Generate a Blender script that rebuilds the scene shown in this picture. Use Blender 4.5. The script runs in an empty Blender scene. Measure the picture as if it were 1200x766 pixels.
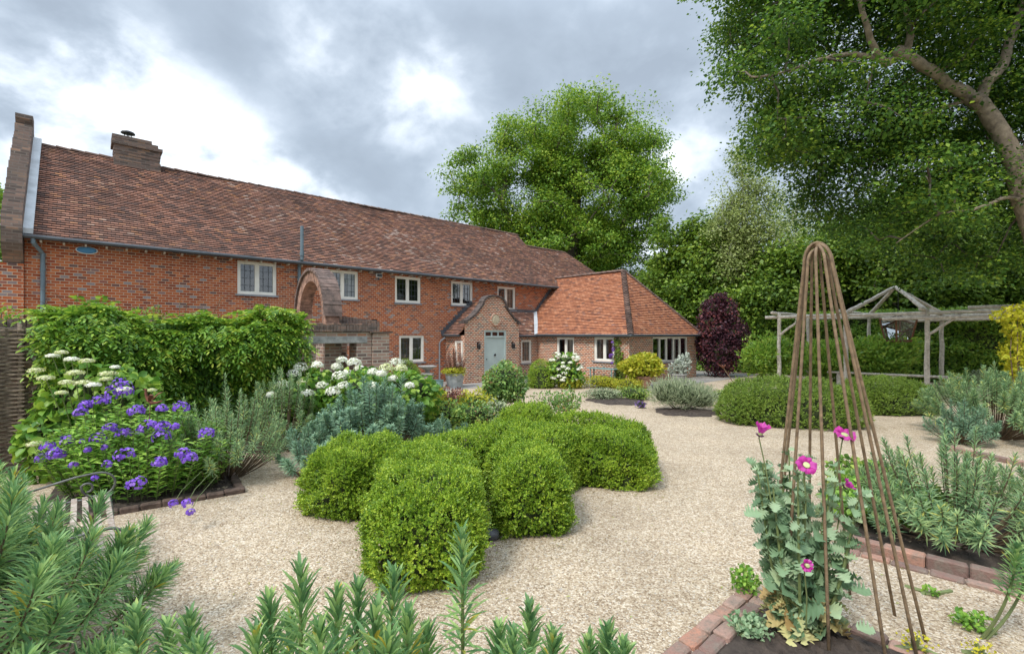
import bpy, math, random
import numpy as np
from mathutils import Vector, Matrix

R = math.radians
C = bpy.context.scene.collection
SC = bpy.context.scene
rng = np.random.default_rng(11)
random.seed(5)

# ---------------------------------------------------------------- camera, sky, sun, exposure
CAMH, FPX, CX, HY = 2.0, 560.0, 600.0, 391.5
cam = bpy.data.cameras.new('camera')
cam.sensor_width = 36.0
cam.lens = FPX / 1200 * 36
cam.shift_y = (HY - 383.0) / 1200
cam.clip_start, cam.clip_end = 0.05, 2000
co = bpy.data.objects.new('camera', cam)
C.objects.link(co)
co.location = (0, 0, CAMH)
co.rotation_euler = (R(90), 0, 0)
SC.camera = co

SUN_EL, SUN_AZ = R(50), R(218)       # azimuth measured clockwise from +Y (the viewing direction)
world = bpy.data.worlds.new('World')
SC.world = world
world.use_nodes = True
SC.view_settings.view_transform = 'Standard'
SC.view_settings.look = 'None'
SC.view_settings.exposure = 1.05
SC.view_settings.gamma = 1
SC.view_settings.use_curve_mapping = False


def build_sky():
    nt = world.node_tree
    nt.nodes.clear()
    N = nt.nodes.new
    L = nt.links.new
    out = N('ShaderNodeOutputWorld')
    bg = N('ShaderNodeBackground')
    bg.inputs['Strength'].default_value = 0.1
    sky = N('ShaderNodeTexSky')
    sky.sky_type = 'NISHITA'
    sky.sun_disc = False
    sky.sun_elevation = SUN_EL
    sky.sun_rotation = SUN_AZ
    tc = N('ShaderNodeTexCoord')
    sep = N('ShaderNodeSeparateXYZ')
    L(tc.outputs['Generated'], sep.inputs[0])

    def mth(op, a, b=None, clamp=False):
        n = N('ShaderNodeMath'); n.operation = op; n.use_clamp = clamp
        for i, v in enumerate((a, b)):
            if v is None: continue
            if isinstance(v, (int, float)): n.inputs[i].default_value = v
            else: L(v, n.inputs[i])
        return n.outputs[0]
    zc = mth('MAXIMUM', sep.outputs[2], 0.0)
    den = mth('ADD', zc, 0.50)
    u = mth('DIVIDE', sep.outputs[0], den)
    v = mth('DIVIDE', sep.outputs[1], den)
    comb = N('ShaderNodeCombineXYZ')
    L(u, comb.inputs[0]); L(v, comb.inputs[1])
    comb.inputs[2].default_value = 3.7

    def noise(scale, detail, rough, dist, off):
        mp = N('ShaderNodeMapping'); mp.inputs['Location'].default_value = off
        mp.inputs['Rotation'].default_value = (0, 0, R(20))
        mp.inputs['Scale'].default_value = (1.0, 1.0, 1)
        L(comb.outputs[0], mp.inputs[0])
        n = N('ShaderNodeTexNoise')
        n.inputs['Scale'].default_value = scale
        n.inputs['Detail'].default_value = detail
        n.inputs['Roughness'].default_value = rough
        n.inputs['Distortion'].default_value = dist
        L(mp.outputs[0], n.inputs['Vector'])
        return n.outputs['Fac']
    a = noise(2.0, 6, 0.45, 0.1, (5.3, 1.9, 0))
    b = noise(5.5, 6, 0.55, 0.15, (7.1, 3.3, 0))
    mixn = mth('ADD', mth('MULTIPLY', a, 0.74), mth('MULTIPLY', b, 0.26))
    # thin places in the cloud sheet: bearing (deg right of north), height (deg), spread, amount
    brk = None
    for az, el, spr, amt in ((-44, 23, 8, .15), (-38, 19, 8, .15), (-32, 15.5, 7, .15), (-26, 13, 7, .14), (-21, 11, 6, .11), (-50, 15, 6, .10), (-17, 30, 9, .13), (-8, 24, 7, .09), (19, 23, 8, .13), (17, 13, 7, .11), (40, 30, 14, .10), (-4, 8, 6, .08), (10, 29, 7, .06)):
        v3 = (math.sin(R(az)) * math.cos(R(el)), math.cos(R(az)) * math.cos(R(el)), math.sin(R(el)))
        dt = N('ShaderNodeVectorMath'); dt.operation = 'DOT_PRODUCT'
        L(tc.outputs['Generated'], dt.inputs[0]); dt.inputs[1].default_value = v3
        rg = N('ShaderNodeMapRange'); rg.interpolation_type = 'SMOOTHERSTEP'
        rg.inputs[1].default_value = math.cos(R(spr * 1.35)); rg.inputs[2].default_value = 1.0
        rg.inputs[3].default_value = 0.0; rg.inputs[4].default_value = amt
        L(dt.outputs['Value'], rg.inputs[0])
        brk = rg.outputs[0] if brk is None else mth('ADD', brk, rg.outputs[0])
    mixn = mth('ADD', mixn, mth('MULTIPLY', brk, mth('ADD', mth('MULTIPLY', b, 2.6), -0.76)))
    ramp = N('ShaderNodeValToRGB')
    L(mixn, ramp.inputs[0])
    cr = ramp.color_ramp
    cr.elements[0].position = 0.36
    cr.elements[0].color = (2.2, 2.6, 3.1, 1)
    cr.elements[1].position = 0.63
    cr.elements[1].color = (6.4, 6.75, 7.1, 1)
    for p, c in ((0.42, (2.5, 2.95, 3.5, 1)), (0.485, (3.2, 3.7, 4.3, 1)), (0.55, (4.5, 5.0, 5.6, 1))):
        e = cr.elements.new(p); e.color = c
    mx = N('ShaderNodeMix'); mx.data_type = 'RGBA'
    mx.inputs[0].default_value = 0.93
    L(sky.outputs[0], mx.inputs[6]); L(ramp.outputs[0], mx.inputs[7])
    # an overcast dome is brightest overhead
    mr = N('ShaderNodeMapRange'); mr.interpolation_type = 'SMOOTHSTEP'
    mr.inputs[1].default_value = 0.5; mr.inputs[2].default_value = 0.95
    mr.inputs[3].default_value = 1.0; mr.inputs[4].default_value = 3.0
    L(sep.outputs[2], mr.inputs[0])
    mul = N('ShaderNodeVectorMath'); mul.operation = 'SCALE'
    L(mx.outputs[2], mul.inputs[0]); L(mr.outputs[0], mul.inputs['Scale'])
    L(mul.outputs[0], bg.inputs['Color'])
    L(bg.outputs[0], out.inputs[0])


build_sky()
sun = bpy.data.lights.new('sun', 'SUN')
sun.energy = 1.5
sun.angle = R(14)
sun.color = (1.0, 0.95, 0.88)
so = bpy.data.objects.new('sun', sun)
C.objects.link(so)
sd = Vector((math.sin(SUN_AZ) * math.cos(SUN_EL), math.cos(SUN_AZ) * math.cos(SUN_EL), math.sin(SUN_EL)))
so.rotation_euler = sd.to_track_quat('Z', 'Y').to_euler()
so.location = (-10, -10, 30)

# ---------------------------------------------------------------- helpers


def G(px, py, z=0.0):
    """Where the ground (or height z) lies along the photograph's measured direction."""
    Y = (CAMH - z) * FPX / (py - HY)
    return Vector(((px - CX) / FPX * Y, Y, z))


def AT(px, py, Y):
    return Vector(((px - CX) / FPX * Y, Y, CAMH + (HY - py) / FPX * Y))


def tag(o, label=None, cat=None, group=None, kind=None):
    if label: o['label'] = label
    if cat: o['category'] = cat
    if group: o['group'] = group
    if kind: o['kind'] = kind
    return o


def thing(name, label, cat, loc=(0, 0, 0), rz=0.0, group=None):
    o = bpy.data.objects.new(name, None)
    o.empty_display_size = 0.2
    C.objects.link(o)
    o.location = loc
    o.rotation_euler = (0, 0, rz)
    return tag(o, label, cat, group)


def copy_tree(o, parent=None):
    c = o.copy()
    C.objects.link(c)
    c.parent = parent
    for ch in list(o.children):
        copy_tree(ch, c)
    return c


class MB:
    """Collects hard-surface geometry for one mesh object."""

    def __init__(s):
        s.v, s.f, s.uv, s.mi = [], [], [], []
        s.m = 0

    def face(s, pts, uv=None):
        i = len(s.v)
        s.v += [tuple(p) for p in pts]
        s.f.append(tuple(range(i, i + len(pts))))
        s.uv.append(uv)
        s.mi.append(s.m)

    def box(s, x0, x1, y0, y1, z0, z1, M=None, jit=0.0):
        p = [Vector((x, y, z)) for z in (z0, z1) for y in (y0, y1) for x in (x0, x1)]
        if jit:
            p = [q + Vector((random.uniform(-jit, jit), random.uniform(-jit, jit), random.uniform(-jit, jit))) for q in p]
        if M is not None: p = [M @ q for q in p]
        i = len(s.v)
        s.v += [tuple(q) for q in p]
        for f in ((0, 2, 3, 1), (4, 5, 7, 6), (0, 1, 5, 4), (2, 6, 7, 3), (0, 4, 6, 2), (1, 3, 7, 5)):
            s.f.append(tuple(i + k for k in f)); s.uv.append(None); s.mi.append(s.m)

    def bbox(s, x0, x1, y0, y1, z0, z1, bev=0.01, M=None, jit=0.0):
        """Box with chamfered edges."""
        b = min(bev, (x1 - x0) * .4, (y1 - y0) * .4, (z1 - z0) * .4)
        X, Y, Z = (x0, x1), (y0, y1), (z0, z1)
        J = [(random.uniform(-jit, jit), random.uniform(-jit, jit), random.uniform(-jit, jit)) for _ in range(8)]
        idx = {}
        base = len(s.v)
        n = 0
        for i in (0, 1):
            for j in (0, 1):
                for k in (0, 1):
                    dx = b if i == 0 else -b
                    dy = b if j == 0 else -b
                    dz = b if k == 0 else -b
                    jj = J[i * 4 + j * 2 + k]
                    for ax, q in enumerate(((X[i], Y[j] + dy, Z[k] + dz), (X[i] + dx, Y[j], Z[k] + dz), (X[i] + dx, Y[j] + dy, Z[k]))):
                        q = Vector(q) + Vector(jj)
                        if M is not None: q = M @ q
                        s.v.append(tuple(q)); idx[i, j, k, ax] = base + n; n += 1
        F = []
        for k in (0, 1):
            F.append([idx[k, 0, 0, 0], idx[k, 1, 0, 0], idx[k, 1, 1, 0], idx[k, 0, 1, 0]][:: (1 if k else -1)])
            F.append([idx[0, k, 0, 1], idx[1, k, 0, 1], idx[1, k, 1, 1], idx[0, k, 1, 1]][:: (-1 if k else 1)])
            F.append([idx[0, 0, k, 2], idx[1, 0, k, 2], idx[1, 1, k, 2], idx[0, 1, k, 2]][:: (1 if k else -1)])
        for a in (0, 1):
            for c in (0, 1):
                F.append([idx[0, a, c, 1], idx[1, a, c, 1], idx[1, a, c, 2], idx[0, a, c, 2]])
                F.append([idx[a, 0, c, 0], idx[a, 1, c, 0], idx[a, 1, c, 2], idx[a, 0, c, 2]])
                F.append([idx[a, c, 0, 0], idx[a, c, 1, 0], idx[a, c, 1, 1], idx[a, c, 0, 1]])
        for i in (0, 1):
            for j in (0, 1):
                for k in (0, 1):
                    F.append([idx[i, j, k, 0], idx[i, j, k, 1], idx[i, j, k, 2]])
        for f in F:
            s.f.append(tuple(f)); s.uv.append(None); s.mi.append(s.m)

    def tube(s, pts, r, n=8, cap=True, squash=1.0):
        pts = [Vector(p) for p in pts]
        if isinstance(r, (int, float)): r = [r] * len(pts)
        rings = []
        up = Vector((0, 0, 1))
        prev = None
        for i, p in enumerate(pts):
            a = pts[max(i - 1, 0)]
            b = pts[min(i + 1, len(pts) - 1)]
            d = (b - a)
            if d.length < 1e-9: d = Vector((0, 0, 1))
            d.normalize()
            if prev is None:
                ref = up if abs(d.z) < 0.95 else Vector((1, 0, 0))
                x = d.cross(ref).normalized()
            else:
                x = (prev - d * prev.dot(d))
                x = x.normalized() if x.length > 1e-6 else d.cross(up).normalized()
            prev = x
            y = d.cross(x)
            base = len(s.v)
            for k in range(n):
                t = 2 * math.pi * k / n
                s.v.append(tuple(p + x * (math.cos(t) * r[i]) + y * (math.sin(t) * r[i] * squash)))
            rings.append(base)
        for i in range(len(pts) - 1):
            for k in range(n):
                a, b = rings[i] + k, rings[i] + (k + 1) % n
                c, d2 = rings[i + 1] + (k + 1) % n, rings[i + 1] + k
                s.f.append((a, b, c, d2)); s.uv.append(None); s.mi.append(s.m)
        if cap:
            s.f.append(tuple(rings[0] + k for k in range(n - 1, -1, -1))); s.uv.append(None); s.mi.append(s.m)
            s.f.append(tuple(rings[-1] + k for k in range(n))); s.uv.append(None); s.mi.append(s.m)

    def lathe(s, prof, n=20, c=(0, 0, 0), closed=False):
        base = len(s.v)
        for r, z in prof:
            for k in range(n):
                t = 2 * math.pi * k / n
                s.v.append((c[0] + r * math.cos(t), c[1] + r * math.sin(t), c[2] + z))
        for i in range(len(prof) - 1):
            for k in range(n):
                a = base + i * n
                s.f.append((a + k, a + (k + 1) % n, a + n + (k + 1) % n, a + n + k)); s.uv.append(None); s.mi.append(s.m)
        s.f.append(tuple(base + k for k in range(n - 1, -1, -1))); s.uv.append(None); s.mi.append(s.m)
        e = base + (len(prof) - 1) * n
        s.f.append(tuple(e + k for k in range(n))); s.uv.append(None); s.mi.append(s.m)

    def prism(s, poly, W, d0, d1):
        """poly in (u, z); W(u, d, z) maps to space; extruded from depth d0 to d1."""
        a = [W(u, d0, z) for u, z in poly]
        b = [W(u, d1, z) for u, z in poly]
        s.face(a); s.face(b[::-1])
        n = len(poly)
        for i in range(n):
            j = (i + 1) % n
            s.face([a[i], b[i], b[j], a[j]])

    def build(s, name, mats, parent=None, smooth=False, loc=None):
        me = bpy.data.meshes.new(name)
        me.from_pydata(s.v, [], s.f)
        if any(u is not None for u in s.uv):
            uvl = me.uv_layers.new(name='UVMap')
            k = 0
            for f, u in zip(s.f, s.uv):
                for q in range(len(f)):
                    uvl.data[k].uv = u[q] if u else (0, 0)
                    k += 1
        for m in (mats if isinstance(mats, (list, tuple)) else [mats]):
            me.materials.append(m)
        me.polygons.foreach_set('material_index', s.mi)
        if smooth:
            me.polygons.foreach_set('use_smooth', [True] * len(me.polygons))
        me.update()
        o = bpy.data.objects.new(name, me)
        C.objects.link(o)
        if parent is not None: o.parent = parent
        if loc is not None: o.location = loc
        return o


def nrm(a):
    return a / np.maximum(np.linalg.norm(a, axis=-1, keepdims=True), 1e-9)


def rdir(n, g=None):
    return nrm((g or rng).normal(size=(n, 3)))


# leaf templates: (along, side, lift) in units of length / width / width
def T_(v, f):
    return np.array(v, float), f


T_QUAD = T_([(0, 0, 0), (.5, .5, .12), (1, 0, -.1), (.5, -.5, .12)], [(0, 1, 2, 3)])
T_OVAL = T_([(0, 0, 0), (.3, .42, .1), (.7, .42, .06), (1, 0, -.25), (.7, -.42, .06), (.3, -.42, .1), (.35, 0, -.05), (.7, 0, -.1)],
            [(0, 1, 6), (0, 6, 5), (6, 1, 2, 7), (5, 6, 7, 4), (7, 2, 3), (4, 7, 3)])
T_LIN = T_([(0, .2, 0), (0, -.2, 0), (.45, .5, .25), (.45, -.5, .25), (.8, .4, .0), (.8, -.4, .0), (1, 0, -.5), (.45, 0, 0), (.8, 0, -.25), (0, 0, 0)],
           [(9, 0, 2, 7), (1, 9, 7, 3), (7, 2, 4, 8), (3, 7, 8, 5), (8, 4, 6), (5, 8, 6)])
T_LIN2 = T_([(0, .22, 0), (0, -.22, 0), (.5, -.5, .1), (1, 0, -.3), (.5, .5, .1)], [(0, 1, 2, 4), (4, 2, 3)])
T_SQ = T_([(-.5, -.5, 0), (.5, -.5, 0), (.5, .5, 0), (-.5, .5, 0)], [(0, 1, 2, 3)])


def lobed():
    v, f = [], []
    n = 11
    wid = [.14, .40, .18, .60, .26, .68, .28, .56, .20, .30, .0]
    lift = [0, .22, -.10, .28, -.12, .28, -.14, .24, -.10, .05, -.1]
    for i in range(n):
        a = i / (n - 1)
        v.append((a, 0, -.18 * a * a))
        v.append((a + (.05 if i % 2 else -.02), wid[i], lift[i] - .18 * a * a))
        v.append((a + (.05 if i % 2 else -.02), -wid[i], lift[i] - .12 * a * a))
    for i in range(n - 1):
        p, q = 3 * i, 3 * i + 3
        f.append((p, q, q + 1, p + 1)); f.append((p + 2, q + 2, q, p))
    return T_(v, f)


T_LOBE = lobed()


class LB:
    """Collects leaves (numpy) for one mesh object."""

    def __init__(s):
        s.v, s.l, s.n, s.off = [], [], [], 0
        s.mi = []

    def add(s, tm, P, D, N, L, W, mi=0):
        tv, tf = tm
        P = np.asarray(P, float); n = len(P)
        if n == 0: return
        D = nrm(np.asarray(D, float))
        S = nrm(np.cross(N, D))
        U = np.cross(D, S)
        L = np.broadcast_to(np.asarray(L, float), (n,))[:, None, None]
        W = np.broadcast_to(np.asarray(W, float), (n,))[:, None, None]
        V = P[:, None, :] + D[:, None, :] * (tv[None, :, 0:1] * L) + S[:, None, :] * (tv[None, :, 1:2] * W) + U[:, None, :] * (tv[None, :, 2:3] * W)
        k = len(tv)
        s.v.append(V.reshape(-1, 3))
        flat = np.concatenate([np.array(f) for f in tf])
        sizes = np.array([len(f) for f in tf])
        s.l.append((flat[None, :] + (np.arange(n) * k)[:, None] + s.off).ravel())
        s.n.append(np.tile(sizes, n))
        s.mi.append(np.full(n * len(tf), mi, int))
        s.off += n * k

    def mb(s, m, mi=0):
        """Append an MB's geometry."""
        v = np.array(m.v, float)
        s.v.append(v)
        s.l.append(np.concatenate([np.array(f) for f in m.f]) + s.off)
        s.n.append(np.array([len(f) for f in m.f]))
        s.mi.append(np.full(len(m.f), mi, int))
        s.off += len(v)

    def build(s, name, mats, parent=None, smooth=False):
        me = bpy.data.meshes.new(name)
        v = np.concatenate(s.v); l = np.concatenate(s.l).astype(np.int32); n = np.concatenate(s.n).astype(np.int32)
        me.vertices.add(len(v)); me.vertices.foreach_set('co', v.ravel().astype(np.float32))
        me.loops.add(len(l)); me.loops.foreach_set('vertex_index', l)
        me.polygons.add(len(n))
        st = np.concatenate([[0], np.cumsum(n)[:-1]]).astype(np.int32)
        me.polygons.foreach_set('loop_start', st)
        me.polygons.foreach_set('material_index', np.concatenate(s.mi).astype(np.int32))
        for m in (mats if isinstance(mats, (list, tuple)) else [mats]): me.materials.append(m)
        if smooth: me.polygons.foreach_set('use_smooth', np.ones(len(n), bool))
        me.update(calc_edges=True)
        me.validate()
        o = bpy.data.objects.new(name, me)
        C.objects.link(o)
        if parent is not None: o.parent = parent
        return o


def lump(P, k, seed):
    """Cheap smooth pseudo-noise, about -1..1."""
    g = np.random.default_rng(seed)
    out = np.zeros(len(P))
    for i in range(5):
        d = g.normal(size=3) * k * (1 + .5 * i)
        out += np.sin(P @ d + g.uniform(0, 6.28)) / (1 + .45 * i)
    return out / 2.2


# ---------------------------------------------------------------- materials
MATS = {}


def newmat(name):
    m = bpy.data.materials.new(name)
    m.use_nodes = True
    nt = m.node_tree
    b = nt.nodes['Principled BSDF']
    MATS[name] = m
    return m, nt, b


def ramp_node(nt, stops, mode='LINEAR'):
    r = nt.nodes.new('ShaderNodeValToRGB')
    cr = r.color_ramp
    cr.interpolation = mode
    while len(cr.elements) > 1: cr.elements.remove(cr.elements[0])
    cr.elements[0].position = stops[0][0]; cr.elements[0].color = (*stops[0][1], 1)
    for p, c in stops[1:]:
        e = cr.elements.new(p); e.color = (*c, 1)
    return r


def noise_node(nt, scale, detail=4, rough=.55, vec=None):
    n = nt.nodes.new('ShaderNodeTexNoise')
    n.inputs['Scale'].default_value = scale
    n.inputs['Detail'].default_value = detail
    n.inputs['Roughness'].default_value = rough
    if vec is not None: nt.links.new(vec, n.inputs['Vector'])
    return n


def mixc(nt, fac, a, b, mode='MIX'):
    m = nt.nodes.new('ShaderNodeMix'); m.data_type = 'RGBA'; m.blend_type = mode
    for k, v in ((0, fac), (6, a), (7, b)):
        if isinstance(v, (int, float)): m.inputs[k].default_value = v
        elif isinstance(v, tuple): m.inputs[k].default_value = (*v, 1)
        else: nt.links.new(v, m.inputs[k])
    return m.outputs[2]


def plain(name, c, rough=.6, metal=0.0, var=.12, scale=6.0, bump=0.0, c2=None):
    m, nt, b = newmat(name)
    tc = nt.nodes.new('ShaderNodeTexCoord')
    n = noise_node(nt, scale, 6, .6, tc.outputs['Object'])
    c2 = c2 or tuple(x * (1 - 2.2 * var) for x in c)
    r = ramp_node(nt, [(.3, c2), (.7, tuple(min(1, x * (1 + var)) for x in c))])
    nt.links.new(n.outputs['Fac'], r.inputs[0])
    nt.links.new(r.outputs[0], b.inputs['Base Color'])
    b.inputs['Roughness'].default_value = rough
    b.inputs['Metallic'].default_value = metal
    if bump:
        bp = nt.nodes.new('ShaderNodeBump'); bp.inputs['Strength'].default_value = bump; bp.inputs['Distance'].default_value = .01
        n2 = noise_node(nt, scale * 8, 4, .6, tc.outputs['Object'])
        nt.links.new(n2.outputs['Fac'], bp.inputs['Height']); nt.links.new(bp.outputs[0], b.inputs['Normal'])
    return m


def leafmat(name, stops, trans=.32, rough=.5, nscale=1.3, namt=.25, spec=.35):
    """Leaf colours picked per leaf, drifting over the plant."""
    m, nt, b = newmat(name)
    g = nt.nodes.new('ShaderNodeNewGeometry')
    stops = [(p, tuple(min(.88, x * 1.5) for x in c) if max(c) < .4 else c) for p, c in stops]
    r = ramp_node(nt, stops)
    tc = nt.nodes.new('ShaderNodeTexCoord')
    n = noise_node(nt, nscale, 3, .6, tc.outputs['Object'])
    a = nt.nodes.new('ShaderNodeMath'); a.operation = 'MULTIPLY_ADD'
    nt.links.new(n.outputs['Fac'], a.inputs[0]); a.inputs[1].default_value = namt * 4; a.inputs[2].default_value = -namt * 2
    s = nt.nodes.new('ShaderNodeMath'); s.operation = 'ADD'; s.use_clamp = True
    nt.links.new(g.outputs['Random Per Island'], s.inputs[0]); nt.links.new(a.outputs[0], s.inputs[1])
    nt.links.new(s.outputs[0], r.inputs[0])
    nt.links.new(r.outputs[0], b.inputs['Base Color'])
    b.inputs['Roughness'].default_value = rough
    b.inputs['Specular IOR Level'].default_value = spec
    t = nt.nodes.new('ShaderNodeBsdfTranslucent')
    hs = nt.nodes.new('ShaderNodeHueSaturation'); hs.inputs['Value'].default_value = 1.5; hs.inputs['Hue'].default_value = .49
    nt.links.new(r.outputs[0], hs.inputs['Color']); nt.links.new(hs.outputs[0], t.inputs['Color'])
    mx = nt.nodes.new('ShaderNodeMixShader'); mx.inputs[0].default_value = trans
    nt.links.new(b.outputs[0], mx.inputs[1]); nt.links.new(t.outputs[0], mx.inputs[2])
    nt.links.new(mx.outputs[0], nt.nodes['Material Output'].inputs[0])
    return m


def brickmat(name, stops, mortar, bw=.215, rh=.075, ms=.0055, uvmode=False, grime=.35, grime_c=(.06, .05, .045), rough=.85, lichen=0.0, bump=.5, patch=None):
    m, nt, b = newmat(name)
    L = nt.links.new
    tc = nt.nodes.new('ShaderNodeTexCoord')
    if uvmode:
        vec = tc.outputs['UV']
    else:
        sx = nt.nodes.new('ShaderNodeSeparateXYZ'); L(tc.outputs['Object'], sx.inputs[0])
        sn = nt.nodes.new('ShaderNodeSeparateXYZ'); L(tc.outputs['Normal'], sn.inputs[0])
        ab = nt.nodes.new('ShaderNodeMath'); ab.operation = 'ABSOLUTE'; L(sn.outputs[0], ab.inputs[0])
        gt = nt.nodes.new('ShaderNodeMath'); gt.operation = 'GREATER_THAN'; L(ab.outputs[0], gt.inputs[0]); gt.inputs[1].default_value = .7
        mu = nt.nodes.new('ShaderNodeMix'); L(gt.outputs[0], mu.inputs[0]); L(sx.outputs[0], mu.inputs[2]); L(sx.outputs[1], mu.inputs[3])
        cb = nt.nodes.new('ShaderNodeCombineXYZ'); L(mu.outputs[0], cb.inputs[0]); L(sx.outputs[2], cb.inputs[1])
        vec = cb.outputs[0]
    br = nt.nodes.new('ShaderNodeTexBrick')
    L(vec, br.inputs['Vector'])
    br.offset = .5; br.offset_frequency = 2
    br.inputs['Color1'].default_value = (0, 0, 0, 1); br.inputs['Color2'].default_value = (1, 1, 1, 1); br.inputs['Mortar'].default_value = (0, 0, 0, 1)
    br.inputs['Scale'].default_value = 1
    br.inputs['Mortar Size'].default_value = ms; br.inputs['Mortar Smooth'].default_value = .2
    br.inputs['Brick Width'].default_value = bw; br.inputs['Row Height'].default_value = rh
    r = ramp_node(nt, stops, 'LINEAR')
    val = br.outputs['Color']
    if patch:
        pn = noise_node(nt, patch[0], 4, .6, tc.outputs['Object'])
        pa = nt.nodes.new('ShaderNodeMath'); pa.operation = 'MULTIPLY_ADD'
        L(pn.outputs['Fac'], pa.inputs[0]); pa.inputs[1].default_value = patch[1]; pa.inputs[2].default_value = -patch[1] * .5
        ps = nt.nodes.new('ShaderNodeMath'); ps.operation = 'ADD'; ps.use_clamp = True
        L(val, ps.inputs[0]); L(pa.outputs[0], ps.inputs[1]); val = ps.outputs[0]
    L(val, r.inputs[0])
    n1 = noise_node(nt, .55, 6, .65, tc.outputs['Object'])
    r1 = ramp_node(nt, [(.42, (0, 0, 0)), (.68, (1, 1, 1))]); L(n1.outputs['Fac'], r1.inputs[0])
    gm = nt.nodes.new('ShaderNodeMath'); gm.operation = 'MULTIPLY'; L(r1.outputs[0], gm.inputs[0]); gm.inputs[1].default_value = grime
    n2 = noise_node(nt, 14, 3, .6, tc.outputs['Object'])
    c = mixc(nt, gm.outputs[0], r.outputs[0], grime_c)
    c = mixc(nt, .35, c, mixc(nt, n2.outputs['Fac'], (.55, .55, .55), (1.35, 1.35, 1.35)), 'MULTIPLY')
    c = mixc(nt, br.outputs['Fac'], c, mortar)
    if lichen:
        n3 = noise_node(nt, 5.5, 6, .7, tc.outputs['Object'])
        r3 = ramp_node(nt, [(.66, (0, 0, 0)), (.74, (lichen,) * 3)]); L(n3.outputs['Fac'], r3.inputs[0])
        c = mixc(nt, r3.outputs[0], c, (.42, .40, .34))
    L(c, b.inputs['Base Color'])
    b.inputs['Roughness'].default_value = rough
    b.inputs['Specular IOR Level'].default_value = .25
    if bump:
        inv = nt.nodes.new('ShaderNodeMath'); inv.operation = 'SUBTRACT'; inv.inputs[0].default_value = 1; L(br.outputs['Fac'], inv.inputs[1])
        ad = nt.nodes.new('ShaderNodeMath'); ad.operation = 'MULTIPLY_ADD'; L(n2.outputs['Fac'], ad.inputs[0]); ad.inputs[1].default_value = .4; L(inv.outputs[0], ad.inputs[2])
        bp = nt.nodes.new('ShaderNodeBump'); bp.inputs['Strength'].default_value = bump; bp.inputs['Distance'].default_value = .008
        L(ad.outputs[0], bp.inputs['Height']); L(bp.outputs[0], b.inputs['Normal'])
    return m


M_BRICK = brickmat('house_brick', [(0, (.14, .09, .085)), (.06, (.19, .05, .03)), (.13, (.29, .065, .025)), (.5, (.42, .105, .036)), (.8, (.50, .155, .055)), (.9, (.30, .07, .035)), (.96, (.23, .19, .19)), (1, (.29, .25, .25))],
                   (.47, .36, .26), bw=.17, ms=.0075, grime=.3, grime_c=(.20, .10, .07))
M_BRICK2 = brickmat('wing_brick', [(0, (.09, .06, .055)), (.14, (.20, .055, .03)), (.3, (.33, .075, .03)), (.6, (.44, .12, .045)), (.8, (.50, .17, .07)), (.92, (.16, .09, .08)), (1, (.5, .33, .2))],
                    (.64, .56, .44), bw=.17, ms=.0125, grime=.15, grime_c=(.22, .12, .09))
M_BRICK3 = brickmat('garden_wall_brick', [(0, (.14, .10, .09)), (.25, (.28, .16, .125)), (.55, (.38, .23, .18)), (.8, (.44, .29, .22)), (1, (.46, .19, .10))],
                    (.44, .38, .31), bw=.225, ms=.012, grime=.4, grime_c=(.19, .16, .13), lichen=.6)
M_BRICKOLD = brickmat('weathered_brick', [(0, (.09, .07, .06)), (.4, (.17, .115, .095)), (.75, (.25, .16, .125)), (1, (.33, .20, .13))],
                      (.17, .14, .12), bw=.225, ms=.010, grime=.8, grime_c=(.12, .10, .085), lichen=.95)
M_TILE = brickmat('old_roof_tiles', [(0, (.135, .085, .07)), (.22, (.19, .105, .08)), (.45, (.255, .125, .085)), (.65, (.315, .15, .10)), (.83, (.375, .20, .145)), (.93, (.42, .20, .10)), (1, (.45, .33, .27))],
                  (.045, .03, .025), bw=.168, rh=.1, ms=.006, uvmode=True, grime=.45, grime_c=(.12, .08, .068), lichen=.35, bump=.6, patch=(.38, .8))
M_TILE2 = brickmat('orange_roof_tiles', [(0, (.20, .10, .07)), (.08, (.30, .125, .075)), (.35, (.41, .165, .085)), (.7, (.48, .20, .105)), (.93, (.55, .26, .145)), (1, (.27, .15, .12))],
                   (.12, .04, .025), bw=.168, rh=.1, ms=.006, uvmode=True, grime=.2, grime_c=(.22, .09, .05), bump=.6, patch=(.8, .25))
M_RIDGE = plain('ridge_tile', (.17, .105, .08), .85, var=.35, scale=3)
M_COPING = plain('coping_tile', (.11, .085, .075), .85, var=.35, scale=8, bump=.5)
M_CREAM = plain('cream_paint', (.82, .79, .71), .5, var=.05, scale=3)
M_DOOR = plain('grey_green_paint', (.44, .52, .50), .45, var=.05, scale=2)
M_STONE = plain('pale_stone', (.55, .47, .33), .8, var=.15, scale=20)
M_CONC = plain('concrete', (.36, .35, .33), .85, var=.2, scale=9, bump=.4)
M_LEAD = plain('lead', (.24, .26, .28), .55, .0, var=.15, scale=4)
M_LEADW = plain('weathered_lead', (.50, .53, .55), .5, .0, var=.12, scale=3)
M_LEADD = plain('dark_lead', (.085, .095, .11), .55, .0, var=.15, scale=4)
M_PIPE = plain('blue_grey_pipe', (.13, .18, .21), .45, .0, var=.1, scale=3)
M_GUT = plain('dark_gutter', (.06, .07, .08), .45, .0, var=.15, scale=3)
M_BLACK = plain('black_iron', (.025, .025, .027), .5, .3, var=.2)
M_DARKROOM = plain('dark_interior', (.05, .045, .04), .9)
M_CURTAIN = plain('curtain', (.62, .60, .55), .9, var=.08, scale=10)
M_BLUE = plain('blue_enamel', (.05, .22, .42), .4, var=.08)
M_WHITEP = plain('white_plastic', (.7, .7, .68), .4, var=.03)
M_SOIL = plain('soil', (.06, .045, .035), .95, var=.4, scale=14, bump=1.0, c2=(.028, .02, .016))
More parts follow.
